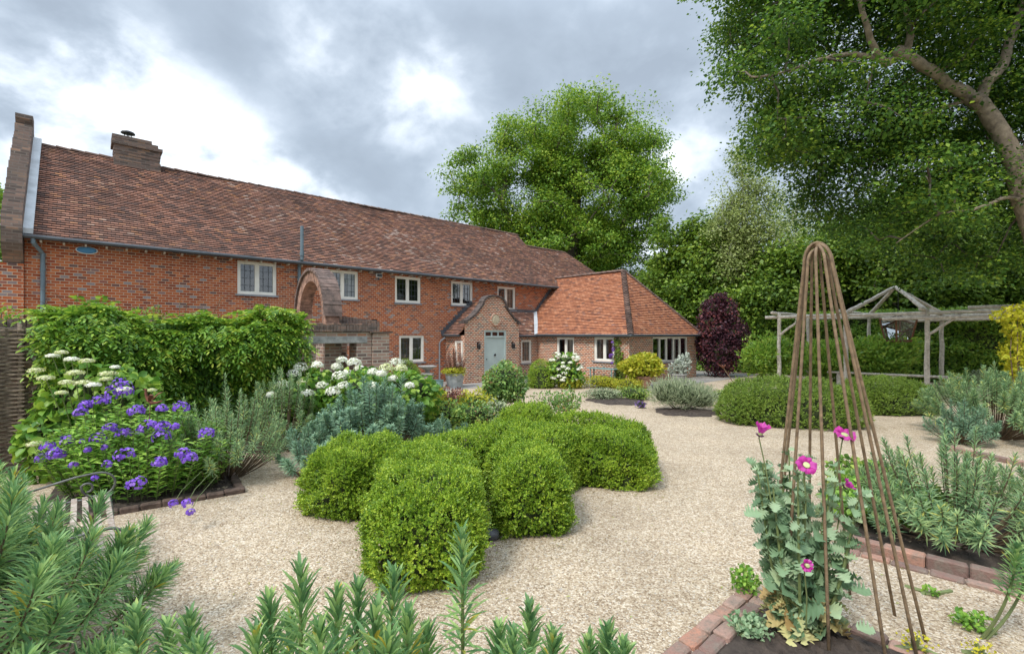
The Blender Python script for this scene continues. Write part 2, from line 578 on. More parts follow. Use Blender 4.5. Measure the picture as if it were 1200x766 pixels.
M_RUST = plain('rusty_steel', (.22, .15, .085), .75, .1, var=.3, scale=25, bump=.4, c2=(.115, .075, .042))
M_RUSTR = plain('rust_red_steel', (.20, .07, .035), .7, .2, var=.3, scale=30)
M_IRONPALE = plain('peeling_iron_paint', (.42, .37, .31), .7, .1, var=.3, scale=22, c2=(.16, .09, .06))
M_IRONGREY = plain('grey_iron', (.15, .15, .14), .55, .4, var=.25, scale=15)
M_POLE = plain('weathered_pole', (.68, .62, .53), .85, var=.15, scale=9, bump=.6, c2=(.40, .35, .29))
M_WATTLE = plain('wattle_rods', (.20, .16, .115), .9, var=.4, scale=18, c2=(.075, .055, .04))
M_BARK = plain('bark', (.17, .14, .11), .95, var=.35, scale=5, bump=1.0, c2=(.07, .055, .045))
M_BARKP = plain('pale_bark', (.38, .30, .225), .9, var=.25, scale=7, bump=1.0, c2=(.18, .14, .105))
M_BIRCH = plain('birch_bark', (.55, .53, .48), .8, var=.3, scale=7)
M_STEMG = plain('green_stem', (.16, .20, .07), .7, var=.2)
M_STEMB = plain('brown_stem', (.16, .11, .065), .85, var=.3, scale=20)
M_TERRA = plain('terracotta', (.40, .22, .14), .85, var=.18, scale=7)
M_ZINC = plain('zinc', (.33, .36, .37), .5, .3, var=.2, scale=6)
M_TEAL = plain('teal_paint', (.20, .33, .32), .5, var=.12)
M_EDGE = plain('brick_edging', (.33, .215, .17), .9, var=.35, scale=14, bump=.8, c2=(.15, .10, .08))
def edge_mat(name, stops, dirt):
    m, nt, b = newmat(name)
    ge = nt.nodes.new('ShaderNodeNewGeometry'); tc = nt.nodes.new('ShaderNodeTexCoord')
    r = ramp_node(nt, stops); nt.links.new(ge.outputs['Random Per Island'], r.inputs[0])
    n = noise_node(nt, 13, 6, .7, tc.outputs['Object'])
    r2 = ramp_node(nt, [(.42, (0, 0, 0)), (.66, (.85, .85, .85))]); nt.links.new(n.outputs['Fac'], r2.inputs[0])
    c = mixc(nt, r2.outputs[0], r.outputs[0], dirt)
    n3 = noise_node(nt, 60, 3, .6, tc.outputs['Object'])
    c = mixc(nt, .5, c, mixc(nt, n3.outputs['Fac'], (.5, .5, .5), (1.4, 1.4, 1.4)), 'MULTIPLY')
    nt.links.new(c, b.inputs['Base Color']); b.inputs['Roughness'].default_value = .95
    bp = nt.nodes.new('ShaderNodeBump'); bp.inputs['Strength'].default_value = .9; bp.inputs['Distance'].default_value = .01
    nt.links.new(n3.outputs['Fac'], bp.inputs['Height']); nt.links.new(bp.outputs[0], b.inputs['Normal'])
    return m


M_EDGE = edge_mat('worn_brick_edging', [(0, (.16, .10, .085)), (.3, (.30, .17, .13)), (.6, (.38, .24, .19)), (.85, (.42, .20, .13)), (1, (.34, .29, .25))], (.20, .17, .135))
M_EDGED = plain('dark_edging', (.12, .08, .06), .9, var=.3, scale=11)
M_COBBLE = plain('dark_flint', (.07, .072, .08), .5, var=.2)
M_BAMBOO = plain('cane', (.4, .3, .14), .7)

# foliage
M_BOX = leafmat('box_leaf', [(0, (.05, .105, .010)), (.3, (.105, .185, .015)), (.65, (.18, .275, .023)), (1, (.30, .37, .04))], .25, .42, 2.6, .34)
M_BOXD = leafmat('dark_box_leaf', [(0, (.055, .10, .015)), (.5, (.11, .175, .024)), (1, (.20, .26, .045))], .22, .42, 2, .2)
M_BOXCORE = plain('box_twigs', (.035, .05, .014), .95, var=.3, scale=9)
M_EUPH = leafmat('euphorbia_leaf', [(0, (.065, .13, .062)), (.35, (.125, .205, .092)), (.7, (.19, .27, .12)), (.95, (.26, .34, .14)), (1, (.39, .37, .09))], .25, .5, 1.5, .15)
M_EUPHB = leafmat('blue_euphorbia_leaf', [(0, (.065, .13, .085)), (.5, (.12, .20, .125)), (1, (.20, .29, .165))], .2, .5, 1.5, .15)
M_EUPHN = leafmat('near_euphorbia_leaf', [(0, (.055, .125, .05)), (.4, (.115, .215, .08)), (.75, (.19, .295, .105)), (.96, (.28, .38, .13)), (1, (.45, .38, .05))], .3, .55, 3, .12)
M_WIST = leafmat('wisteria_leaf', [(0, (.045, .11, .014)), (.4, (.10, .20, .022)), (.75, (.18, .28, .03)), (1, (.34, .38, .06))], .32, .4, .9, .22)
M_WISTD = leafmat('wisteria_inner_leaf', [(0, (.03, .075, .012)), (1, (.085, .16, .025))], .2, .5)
M_HYD = leafmat('hydrangea_leaf', [(0, (.045, .12, .016)), (.5, (.10, .20, .025)), (1, (.22, .31, .04))], .3, .45, 1.5, .2)
M_HYDF = leafmat('white_florets', [(0, (.62, .64, .46)), (.5, (.78, .78, .66)), (1, (.86, .85, .78))], .15, .7, 4, .1)
M_HYDC = leafmat('lime_cream_florets', [(0, (.42, .48, .16)), (.5, (.60, .62, .34)), (1, (.76, .74, .55))], .15, .7, 4, .15)
M_PHLOX = leafmat('phlox_leaf', [(0, (.06, .15, .022)), (.5, (.13, .25, .035)), (1, (.24, .36, .06))], .3, .45, 2, .2)
M_PHLOXF = leafmat('violet_florets', [(0, (.12, .045, .36)), (.5, (.20, .08, .52)), (1, (.36, .20, .66))], .2, .6, 4, .1)
M_POPL = leafmat('poppy_leaf', [(0, (.10, .175, .09)), (.5, (.175, .26, .145)), (.85, (.25, .33, .20)), (1, (.31, .37, .20))], .25, .5, 4, .15)
M_POPDRY = leafmat('withered_leaf', [(0, (.30, .20, .08)), (.6, (.38, .36, .16)), (1, (.45, .46, .22))], .2, .7)
M_POPF = leafmat('magenta_petal', [(0, (.34, .02, .20)), (.5, (.46, .03, .28)), (1, (.58, .09, .40))], .3, .5, 8, .1)
M_POPDK = plain('petal_blotch', (.08, .01, .06), .6)
M_PODC = plain('poppy_pod', (.45, .50, .22), .6)
M_OAK = leafmat('oak_leaf', [(0, (.045, .10, .012)), (.4, (.09, .175, .018)), (.75, (.155, .25, .025)), (1, (.27, .34, .04))], .32, .5, .35, .25)
M_BIGT = leafmat('canopy_leaf', [(0, (.022, .062, .012)), (.45, (.046, .105, .015)), (.8, (.085, .16, .02)), (1, (.19, .27, .03))], .34, .45, .4, .22)
M_TREED = leafmat('background_leaf', [(0, (.04, .085, .012)), (.5, (.09, .16, .018)), (1, (.18, .25, .03))], .3, .5, .3, .25)
M_BIRCHL = leafmat('birch_leaf', [(0, (.12, .16, .045)), (.5, (.19, .235, .075)), (1, (.28, .32, .12))], .3, .5, .6, .2)
M_BEECH = leafmat('beech_leaf', [(0, (.06, .13, .02)), (.5, (.13, .235, .03)), (1, (.25, .33, .05))], .3, .4, .7, .22)
M_SMOKE = leafmat('purple_leaf', [(0, (.022, .010, .016)), (.5, (.055, .020, .032)), (.9, (.10, .03, .035)), (1, (.17, .045, .04))], .2, .5, .8, .2)
M_MAGN = leafmat('glossy_leaf', [(0, (.085, .17, .025)), (.5, (.17, .28, .038)), (1, (.32, .40, .06))], .35, .35, 1, .2)
M_HOP = leafmat('golden_leaf', [(0, (.28, .32, .02)), (.5, (.46, .46, .03)), (1, (.62, .58, .06))], .35, .5, 1.5, .2)
M_YEL = leafmat('yellow_leaf', [(0, (.22, .27, .02)), (.5, (.38, .40, .03)), (1, (.55, .50, .06))], .3, .5, 3, .2)
M_GREY = leafmat('grey_leaf', [(0, (.12, .16, .09)), (.5, (.20, .24, .14)), (1, (.32, .35, .22))], .2, .6, 2, .2)
M_ROSE = leafmat('rose_leaf', [(0, (.05, .115, .03)), (.5, (.105, .19, .045)), (.9, (.19, .27, .065)), (1, (.25, .14, .06))], .25, .35, 2, .2)
M_BURG = leafmat('burgundy_leaf', [(0, (.06, .025, .025)), (.5, (.13, .05, .04)), (1, (.24, .12, .08))], .25, .5, 3, .2)
M_MIX = leafmat('perennial_leaf', [(0, (.055, .12, .025)), (.5, (.12, .21, .04)), (1, (.28, .34, .07))], .28, .5, 2, .25)
M_PINK = leafmat('pink_petal', [(0, (.5, .16, .2)), (1, (.75, .5, .48))], .2, .6)
M_CREAMF = leafmat('cream_petal', [(0, (.65, .6, .4)), (1, (.85, .82, .7))], .2, .6)
M_MAUVE = leafmat('mauve_petal', [(0, (.12, .06, .25)), (1, (.25, .12, .45))], .2, .6)
M_YELF = leafmat('yellow_floret', [(0, (.45, .42, .02)), (1, (.7, .62, .06))], .2, .6)


def glass_mat(name='window_glass', add=.12):
    m, nt, b = newmat(name)
    nt.nodes.remove(b)
    tr = nt.nodes.new('ShaderNodeBsdfTransparent'); tr.inputs[0].default_value = (.78, .82, .82, 1)
    gl = nt.nodes.new('ShaderNodeBsdfGlossy'); gl.inputs['Roughness'].default_value = .03
    fr = nt.nodes.new('ShaderNodeFresnel'); fr.inputs[0].default_value = 1.6
    ad = nt.nodes.new('ShaderNodeMath'); ad.operation = 'ADD'; ad.inputs[1].default_value = add; ad.use_clamp = True
    tc = nt.nodes.new('ShaderNodeTexCoord')
    n = noise_node(nt, 3.0, 2, .5, tc.outputs['Object'])
    bp = nt.nodes.new('ShaderNodeBump'); bp.inputs['Strength'].default_value = .12; bp.inputs['Distance'].default_value = .02
    nt.links.new(n.outputs['Fac'], bp.inputs['Height']); nt.links.new(bp.outputs[0], gl.inputs['Normal'])
    mx = nt.nodes.new('ShaderNodeMixShader')
    nt.links.new(fr.outputs[0], ad.inputs[0]); nt.links.new(ad.outputs[0], mx.inputs[0])
    nt.links.new(tr.outputs[0], mx.inputs[1]); nt.links.new(gl.outputs[0], mx.inputs[2])
    nt.links.new(mx.outputs[0], nt.nodes['Material Output'].inputs[0])
    return m


M_GLASS = glass_mat()
M_GLASSL = glass_mat('lantern_glass', .0)


def gravel_mat():
    m, nt, b = newmat('gravel')
    L = nt.links.new
    tc = nt.nodes.new('ShaderNodeTexCoord')
    v = nt.nodes.new('ShaderNodeTexVoronoi'); v.inputs['Scale'].default_value = 74; v.inputs['Randomness'].default_value = 1
    L(tc.outputs['Object'], v.inputs['Vector'])
    sp = nt.nodes.new('ShaderNodeSeparateColor'); L(v.outputs['Color'], sp.inputs[0])
    r = ramp_node(nt, [(0, (.23, .17, .11)), (.2, (.36, .28, .19)), (.5, (.47, .38, .27)), (.75, (.55, .46, .34)), (.92, (.69, .61, .49)), (1, (.42, .39, .34))])
    L(sp.outputs[0], r.inputs[0])
    n = noise_node(nt, .7, 5, .6, tc.outputs['Object'])
    rr = ramp_node(nt, [(.3, (.76, .735, .71)), (.5, (.97, .96, .95)), (.72, (1.10, 1.08, 1.06))]); L(n.outputs['Fac'], rr.inputs[0])
    c = mixc(nt, 1.0, r.outputs[0], rr.outputs[0], 'MULTIPLY')
    n4 = noise_node(nt, 9, 3, .6, tc.outputs['Object'])
    r4 = ramp_node(nt, [(.35, (.88, .86, .84)), (.65, (1.05, 1.05, 1.05))]); L(n4.outputs['Fac'], r4.inputs[0])
    c = mixc(nt, 1.0, c, r4.outputs[0], 'MULTIPLY')
    L(c, b.inputs['Base Color'])
    b.inputs['Roughness'].default_value = .9; b.inputs['Specular IOR Level'].default_value = .2
    bp = nt.nodes.new('ShaderNodeBump'); bp.inputs['Strength'].default_value = .85; bp.inputs['Distance'].default_value = .009; bp.invert = True
    L(v.outputs['Distance'], bp.inputs['Height']); L(bp.outputs[0], b.inputs['Normal'])
    return m


M_GRAVEL = gravel_mat()


def stone_mat():
    m, nt, b = newmat('loose_pebble')
    g = nt.nodes.new('ShaderNodeNewGeometry')
    r = ramp_node(nt, [(0, (.32, .25, .18)), (.3, (.46, .38, .285)), (.6, (.57, .48, .37)), (.9, (.72, .65, .54)), (1, (.46, .44, .41))])
    nt.links.new(g.outputs['Random Per Island'], r.inputs[0]); nt.links.new(r.outputs[0], b.inputs['Base Color'])
    b.inputs['Roughness'].default_value = .85
    return m


M_PEBBLE = stone_mat()
M_PAVE = brickmat('grey_paving', [(0, (.24, .23, .21)), (.5, (.31, .295, .27)), (1, (.38, .36, .33))], (.2, .19, .17), bw=.6, rh=.4, ms=.012, uvmode=True, grime=.4, grime_c=(.18, .17, .155), bump=.3)
M_EARTH = plain('woodland_earth', (.055, .07, .028), .95, var=.3, scale=.6, c2=(.05, .04, .02))

# ---------------------------------------------------------------- house frame
O1 = Vector((-11.93, 11.74, 0))
HA = math.atan2(.670, .742)
d1 = Vector((math.cos(HA), math.sin(HA), 0))
d2 = Vector((-math.sin(HA), math.cos(HA), 0))


def H(t, b, z=0.0):
    return O1 + d1 * t + d2 * b + Vector((0, 0, z))


# ---------------------------------------------------------------- ground
def sheet(name, pts, z, mat, uvs=False, kind='structure'):
    m = MB()
    m.face([Vector((p[0], p[1], z)) for p in pts], [((Vector((p[0], p[1], 0)) - O1).dot(d1), (Vector((p[0], p[1], 0)) - O1).dot(d2)) for p in pts] if uvs else None)
    o = m.build(name, mat)
    return tag(o, kind=kind)


sheet('ground', [(-400, -300), (400, -300), (400, 700), (-400, 700)], -0.004, M_EARTH)
sheet('gravel', [H(-9, .3), H(-9, -18.5), (0, -2.5), (4, -2.5), (22, 4), (26, 14), H(30, -7), H(25, -4.5), H(25, .3)], 0.0, M_GRAVEL)
sheet('paving', [H(9, .2), H(9, -2.6), H(15.6, -2.6), H(15.6, -7.4), H(26, -7.4), H(26, -3.), H(22.6, -3.), H(22.6, .2)], 0.005, M_PAVE, True)

# loose stones lying over the gravel nearest the camera
ico = [(1, 0, 0), (-1, 0, 0), (0, 1, 0), (0, -1, 0), (0, 0, .62), (0, 0, -.62), (.62, .62, .3), (-.62, .62, .3), (.62, -.62, .3), (-.62, -.62, .3)]
T_STONE = T_(ico, [(4, 0, 6), (4, 6, 2), (4, 2, 7), (4, 7, 1), (4, 1, 9), (4, 9, 3), (4, 3, 8), (4, 8, 0), (0, 5, 6), (6, 5, 2), (2, 5, 7), (7, 5, 1), (1, 5, 9), (9, 5, 3), (3, 5, 8), (8, 5, 0)])
lb = LB()
n = 30000
Yp = 2.2 + 6.0 * rng.random(n) ** 1.5
Xp = rng.uniform(-.95, 1.15, n) * Yp
P = np.stack([Xp, Yp, np.full(n, .002)], 1)
th = rng.uniform(0, 6.28, n)
D = np.stack([np.cos(th), np.sin(th), rng.normal(0, .25, n)], 1)
sz = np.exp(rng.normal(-5.3, .25, n))
lb.add(T_STONE, P, D, np.tile([0, 0, 1.], (n, 1)) + rng.normal(0, .25, (n, 3)), sz, sz * .78)
tag(lb.build('gravel_stones', M_PEBBLE), 'loose beige pebbles lying over the gravel paths', 'gravel', kind='stuff')

# ---------------------------------------------------------------- house
house = thing('brick_house', 'long two storey red brick house with tiled roof and hipped orange wing', 'house', O1, HA)


def WF(b0):            # wall facing the camera (-b): u = t, d = outward
    return lambda u, d, z: Vector((u, b0 - d, z))


def WL(t0):            # wall facing -t: u runs from the house towards the camera (u = -b)
    return lambda u, d, z: Vector((t0 - d, -u, z))


def wall_holes(m, W, u0, u1, z0, z1, holes, depth=.14):
    us = sorted({u0, u1, *[h[0] for h in holes], *[h[1] for h in holes]})
    zs = sorted({z0, z1, *[h[2] for h in holes], *[h[3] for h in holes]})
    us = [u for u in us if u0 <= u <= u1]; zs = [z for z in zs if z0 <= z <= z1]
    for i in range(len(us) - 1):
        for j in range(len(zs) - 1):
            uc, zc = (us[i] + us[i + 1]) / 2, (zs[j] + zs[j + 1]) / 2
            if any(h[0] < uc < h[1] and h[2] < zc < h[3] for h in holes): continue
            m.face([W(us[i], 0, zs[j]), W(us[i + 1], 0, zs[j]), W(us[i + 1], 0, zs[j + 1]), W(us[i], 0, zs[j + 1])])
    for a, b, c, d in holes:
        for p, q in (((a, c), (b, c)), ((b, c), (b, d)), ((b, d), (a, d)), ((a, d), (a, c))):
            m.face([W(p[0], 0, p[1]), W(q[0], 0, q[1]), W(q[0], -depth, q[1]), W(p[0], -depth, p[1])])


def wbox(m, W, u0, u1, d0, d1_, z0, z1):
    c = [W(u, d, z) for z in (z0, z1) for d in (d0, d1_) for u in (u0, u1)]
    for f in ((0, 2, 3, 1), (4, 5, 7, 6), (0, 1, 5, 4), (2, 6, 7, 3), (0, 4, 6, 2), (1, 3, 7, 5)):
        m.face([c[k] for k in f])


def make_window(W, u0, u1, z0, z1, nl=2, leaded=(3, 4), curtain=(), recess=.05):
    fr = MB()
    fw = .065
    D0, D1 = -recess - .07, -recess + .02
    wbox(fr, W, u0, u1, D0, D1, z1 - fw, z1); wbox(fr, W, u0, u1, D0, D1, z0, z0 + fw)
    wbox(fr, W, u0, u0 + fw, D0, D1, z0 + fw, z1 - fw); wbox(fr, W, u1 - fw, u1, D0, D1, z0 + fw, z1 - fw)
    lw = (u1 - u0 - fw * (nl + 1)) / nl
    for i in range(1, nl):
        a = u0 + i * (lw + fw)
        wbox(fr, W, a, a + fw, D0, D1 - .006, z0 + fw, z1 - fw)
    # inner casements
    for i in range(nl):
        a = u0 + fw + i * (lw + fw)
        cw = .035
        if nl <= 2 or i in (1, 3):
            wbox(fr, W, a, a + cw, D0 + .02, D1 - .015, z0 + fw, z1 - fw); wbox(fr, W, a + lw - cw, a + lw, D0 + .02, D1 - .015, z0 + fw, z1 - fw)
            wbox(fr, W, a + cw, a + lw - cw, D0 + .02, D1 - .015, z0 + fw, z0 + fw + cw); wbox(fr, W, a + cw, a + lw - cw, D0 + .02, D1 - .015, z1 - fw - cw, z1 - fw)
    w = fr.build('window', M_CREAM, house)
    for i in range(nl):
        a = u0 + fw + i * (lw + fw)
        g = MB()
        g.face([W(a, D0 + .035, z0 + fw), W(a + lw, D0 + .035, z0 + fw), W(a + lw, D0 + .035, z1 - fw), W(a, D0 + .035, z1 - fw)])
        g.build('pane', M_GLASS, w)
    if leaded:
        lb_ = MB()
        for i in range(nl):
            a = u0 + fw + i * (lw + fw)
            for k in range(1, leaded[0]):
                x = a + lw * k / leaded[0]
                wbox(lb_, W, x - .008, x + .008, D0 + .036, D0 + .046, z0 + fw, z1 - fw)
            for k in range(1, leaded[1]):
                z = z0 + fw + (z1 - z0 - 2 * fw) * k / leaded[1]
                wbox(lb_, W, a, a + lw, D0 + .0365, D0 + .0445, z - .008, z + .008)
        lb_.build('lead_bars', M_GUT, w)
    si = MB()
    wbox(si, W, u0 - .05, u1 + .05, -recess - .04, .05, z0 - .055, z0 - .002)
    si.build('sill', M_LEAD, w)
    for i, fr0, fr1 in curtain:
        a = u0 + fw + i * (lw + fw)
        cm = MB()
        nseg = 14
        for k in range(nseg):
            x0 = a + lw * (fr0 + (fr1 - fr0) * k / nseg); x1 = a + lw * (fr0 + (fr1 - fr0) * (k + 1) / nseg)
            e0, e1 = -.2 - .02 * (k % 2), -.2 - .02 * ((k + 1) % 2)
            cm.face([W(x0, e0, z0), W(x1, e1, z0), W(x1, e1, z1), W(x0, e0, z1)])
        cm.build('curtain', M_CURTAIN, w)
    return w


WB = .25
WMAIN = WF(WB)
upper = [(4.65, 5.8, 3.27, 4.33), (7.46, 8.62, 3.27, 4.31), (10.13, 11.28, 3.25, 4.29), (12.79, 13.94, 3.25, 4.29), (15.39, 16.52, 3.15, 4.24)]
lower = [(10.31, 11.44, .88, 1.95)]
m = MB()
wall_holes(m, WMAIN, -.05, 22.8, 0, 4.42, upper + lower)
# rear, right end and gable above the step in the ridge
m.box(-.05, 22.8, 6.75, 6.9, 0, 4.4)
m.box(22.65, 22.8, .252, 6.748, 0, 4.4)
m.build('wall', M_BRICK, house)
m = MB()
m.prism([(2.3, 6.4), (3.5, 7.62), (4.7, 6.4)], lambda u, d, z: Vector((19.3 - d, u, z)), 0, .15)
m.build('gable_wall', M_BRICK, house)
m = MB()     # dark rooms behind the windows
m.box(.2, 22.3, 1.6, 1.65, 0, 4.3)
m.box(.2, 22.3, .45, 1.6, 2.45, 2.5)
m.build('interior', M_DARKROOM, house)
make_window(WMAIN, *upper[0], curtain=())
make_window(WMAIN, *upper[1], curtain=((1, .35, .98),))
make_window(WMAIN, *upper[2])
make_window(WMAIN, *upper[3])
make_window(WMAIN, *upper[4], curtain=((1, .2, .95),))
make_window(WMAIN, *lower[0])


def roof_slope(m, A, B, Cc, D, gauge=.1, seed=0, wob=.012):
    A, B, Cc, D = map(Vector, (A, B, Cc, D))
    along = (B - A).normalized()
    nn = (B - A).cross(D - A).normalized()
    up = nn.cross(along)
    hgt = (D - A).dot(up)
    nC = max(2, round(hgt / gauge))
    rr = random.Random(seed)
    ph = [rr.uniform(0, 6.28) for _ in range(6)]

    def wv(p):
        q = p.dot(along); z = p.dot(up)
        return wob * (math.sin(q * .9 + ph[0]) + .7 * math.sin(q * 1.9 + z * 1.3 + ph[1]) + .6 * math.sin(z * 2.3 - q * .5 + ph[2]))
    for j in range(nC):
        s0, s1 = j / nC, min(1.0, (j + 1.0) / nC)
        L0, R0 = A.lerp(D, s0), B.lerp(Cc, s0)
        L1, R1 = A.lerp(D, s1), B.lerp(Cc, s1)
        ns = max(1, int((R0 - L0).length / .34))
        lift = [.030 + rr.uniform(-.007, .007) for _ in range(ns + 1)]
        for k in range(ns):
            a, b = k / ns, (k + 1) / ns
            p0, p1 = L0.lerp(R0, a), L0.lerp(R0, b)
            q0, q1 = L1.lerp(R1, a), L1.lerp(R1, b)
            P0, P1 = p0 + nn * (lift[k] + wv(p0)), p1 + nn * (lift[k + 1] + wv(p1))
            Q0, Q1 = q0 + nn * (.002 + wv(q0)), q1 + nn * (.002 + wv(q1))
            v0, v1 = j * .1 + .004, (j + 1) * .1 - .001
            uu = [(p - A).dot(along) for p in (p0, p1, q1, q0)]
            m.face([P0, P1, Q1, Q0], [(uu[0], v0), (uu[1], v0), (uu[2], v1), (uu[3], v1)])
            b0, b1 = p0 + nn * (wv(p0) - .004), p1 + nn * (wv(p1) - .004)
            m.face([b0, b1, P1, P0], [(uu[0], v0), (uu[1], v0), (uu[1], v0 + .002), (uu[0], v0 + .002)])


def cap_run(m, p0, p1, r=.11, step=.3, lap=.012, n=7, seed=0):
    """Overlapping half-round ridge or hip tiles."""
    p0, p1 = Vector(p0), Vector(p1)
    d = p1 - p0; Ln = d.length; d.normalize()
    side = d.cross(Vector((0, 0, 1))).normalized(); up = side.cross(d)
    k = max(1, round(Ln / step)); rr = random.Random(seed)
    for i in range(k):
        a = p0 + d * (Ln * i / k) + up * rr.uniform(-.006, .012); b = p0 + d * (Ln * (i + 1) / k + .02) + up * (-lap)
        pr = []
        for q, rad in ((a, r), (b, r * .9)):
            pr.append([q + side * (math.cos(t) * rad) + up * (math.sin(t) * rad * .8 - .03) for t in [math.pi * j / n for j in range(n + 1)]])
        for j in range(n):
            m.face([pr[0][j], pr[0][j + 1], pr[1][j + 1], pr[1][j]])
        m.face(pr[0])


RB, RZ = 3.5, 7.72
m = MB()
roof_slope(m, (.1, -.02, 4.42), (19.62, -.02, 4.42), (19.62, RB, RZ), (.1, RB, RZ), seed=1, wob=.02)
roof_slope(m, (19.62, -.02, 4.42), (25.3, -.02, 4.42), (22.8, 2.7, 6.97), (19.62, 2.7, 6.97), seed=2)
roof_slope(m, (25.3, -.02, 4.42), (25.3, 5.5, 4.42), (22.8, 2.75, 6.97), (22.8, 2.7, 6.97), gauge=.2, seed=3)
roof_slope(m, (19.62, 7.02, 4.42), (.1, 7.02, 4.42), (.1, RB, RZ), (19.62, RB, RZ), gauge=.4, seed=4)
roof_slope(m, (25.3, 5.5, 4.42), (19.62, 5.5, 4.42), (19.62, 2.7, 6.97), (22.8, 2.75, 6.97), gauge=.4, seed=5)
roof = m.build('roof', M_TILE, house)
m = MB()
cap_run(m, (.1, RB, RZ), (19.62, RB, RZ), .10, .33, seed=1)
m.build('ridge_tiles', M_RIDGE, roof)
m = MB()
cap_run(m, (19.62, 2.7, 6.97), (22.8, 2.7, 6.97), .10, .33, seed=2)
cap_run(m, (25.3, -.02, 4.42), (22.8, 2.7, 6.97), .09, .2, seed=3)
m.build('ridge_tiles', M_RIDGE, roof)
# chimney rising from the ridge
m = MB()
for k in range(13):
    z0 = 7.1 + k * .1
    e = (.0 if k < 10 else .05) + random.uniform(-.012, .012)
    cut = 0 if k < 11 else (.28 if k == 12 else .1)
    m.box(1.78 - e, 2.98 + e - cut, 3.15 - e, 3.85 + e, z0, z0 + .098)
ch = m.build('chimney', M_BRICKOLD, roof)
m = MB()
m.tube([(2.15, 3.5, 8.38), (2.15, 3.5, 8.5)], .11, 14)
for a in range(4):
    m.tube([(2.15 + .09 * math.cos(a * 1.571), 3.5 + .09 * math.sin(a * 1.571), 8.5), (2.15 + .09 * math.cos(a * 1.571), 3.5 + .09 * math.sin(a * 1.571), 8.62)], .012, 5)
m.lathe([(.2, 8.61), (.17, 8.66), (.06, 8.70), (.01, 8.71)], 16, (2.15, 3.5, 0))
m.build('chimney_cowl', M_BLACK, house)

# left gable parapet with worn stepped bricks and a corbelled foot
pr = [(.2, 0), (.2, 3.75), (.08, 3.9), (-.08, 4.02), (-.2, 4.2), (-.24, 4.55), (-.2, 4.75)]
b_, z_ = -.2, 4.75
while b_ < 3.15:
    st = random.uniform(.16, .34)
    pr.append((b_ + st * .18, z_ + st * 1.05)); b_ += st; z_ += st * .935
    pr.append((b_, z_ + .05))
pr += [(3.2, 8.3), (3.2, 8.42), (3.42, 8.48), (3.8, 8.46), (3.8, 8.1), (7.0, 5.1), (7.0, 0)]
m = MB()
m.prism(pr, lambda u, d, z: Vector((d, u, z)), -.42, -.06)
m.build('gable_parapet', M_BRICKOLD, house)
m = MB()
m.prism([(.18, 0), (.17, 3.74), (6.9, 3.74), (6.9, 0)], lambda u, d, z: Vector((d, u, z)), -.6, -.055)
m.build('gable_end', M_BRICK, house)
m = MB()     # lead strip against the parapet
sl = (RZ - 4.42) / (RB + .02)
m.prism([(-.06, 4.47), (RB, RZ + .09), (RB, RZ + .17), (-.06, 4.60)], lambda u, d, z: Vector((d, u, z)), -.058, .12)
m.build('lead_flashing', M_LEADW, house)
# gutter with rafter feet
m = MB()
m.tube([(-.1, -.06, 4.40), (22, -.06, 4.38)], .058, 8)
g = m.build('gutter', M_GUT, house)
for k in range(46):
    m = MB()
    x = .25 + k * .42
    m.box(x - .022, x + .022, .02, .247, 4.30, 4.345)
    m.build('rafter_foot', M_POLE, g)
m = MB()
m.tube([(.12, -.05, 4.36), (.12, -.05, 4.26), (.22, .1, 4.12), (.28, .19, 4.03), (.28, .19, .1)], .048, 10)
for z in (3.6, 2.4, 1.2): m.tube([(.28, .19, z), (.28, .19, z + .06)], .06, 10)
m.build('downpipe', M_PIPE, house)
m = MB()
m.tube([(6.5, .17, 2.0), (6.5, .17, 4.32), (6.5, -.09, 4.5), (6.5, -.09, 5.62)], .055, 10)
m.tube([(6.5, -.09, 4.62), (6.5, -.09, 4.75)], .07, 10)
m.build('soil_pipe', M_PIPE, house)
m = MB()
m.box(9.15, 9.36, .215, .249, 2.38, 2.56)
for k in range(4): m.box(9.16, 9.35, .195, .214, 2.40 + k * .04, 2.42 + k * .04)
m.build('air_vent', M_BLACK, house)
# pipe at the porch
m = MB()
m.tube([(12.28, -.05, 1.86), (12.18, .1, 1.74), (12.14, .17, 1.62), (12.14, .17, .05)], .035, 8)
m.build('downpipe', M_LEAD, house)

# --- wing
TW0, TW1, BE = 17.05, 22.5, -5.82
WW = WL(TW0)
wl = [(1.95, 2.98, .88, 1.86), (4.08, 5.1, .88, 1.88)]
wr = [(18.75, 21.7, .80, 1.88)]
m = MB()
wall_holes(m, WW, -.25, 5.82, 0, 2.0, wl)
wall_holes(m, WF(BE), TW0, TW1, 0, 2.0, wr)
m.box(TW1 - .15, TW1, BE + .002, .25, 0, 2.0)
m.build('wing_wall', M_BRICK2, house)
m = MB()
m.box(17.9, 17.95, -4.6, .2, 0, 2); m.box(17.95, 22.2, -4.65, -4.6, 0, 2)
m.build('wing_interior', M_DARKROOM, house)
make_window(WW, *wl[0], leaded=None, curtain=((1, .1, .8),))
make_window(WW, *wl[1], leaded=None, curtain=((0, .0, .35), (1, .5, 1.)))
make_window(WF(BE), *wr[0], nl=5, leaded=None, curtain=((3, .1, .9),))
AP = (19.775, -3.65, 4.96)
m = MB()
E0, E1, EB, EZ = 16.85, 22.7, -6.02, 1.98
roof_slope(m, (E0, 1.2, EZ), (E0, EB, EZ), AP, (19.775, 1.2, 4.96), seed=7)
roof_slope(m, (E0, EB, EZ), (E1, EB, EZ), AP, AP, seed=8)
roof_slope(m, (E1, EB, EZ), (E1, 1.2, EZ), (19.775, 1.2, 4.96), AP, gauge=.2, seed=9)
wroof = m.build('wing_roof', M_TILE2, house)
m = MB()
cap_run(m, (19.775, .6, 4.98), (19.775, -3.65, 4.98), .12, .3, seed=4)
cap_run(m, (E0, EB, EZ + .02), (19.775, -3.65, 4.98), .13, .13, .03, seed=5)
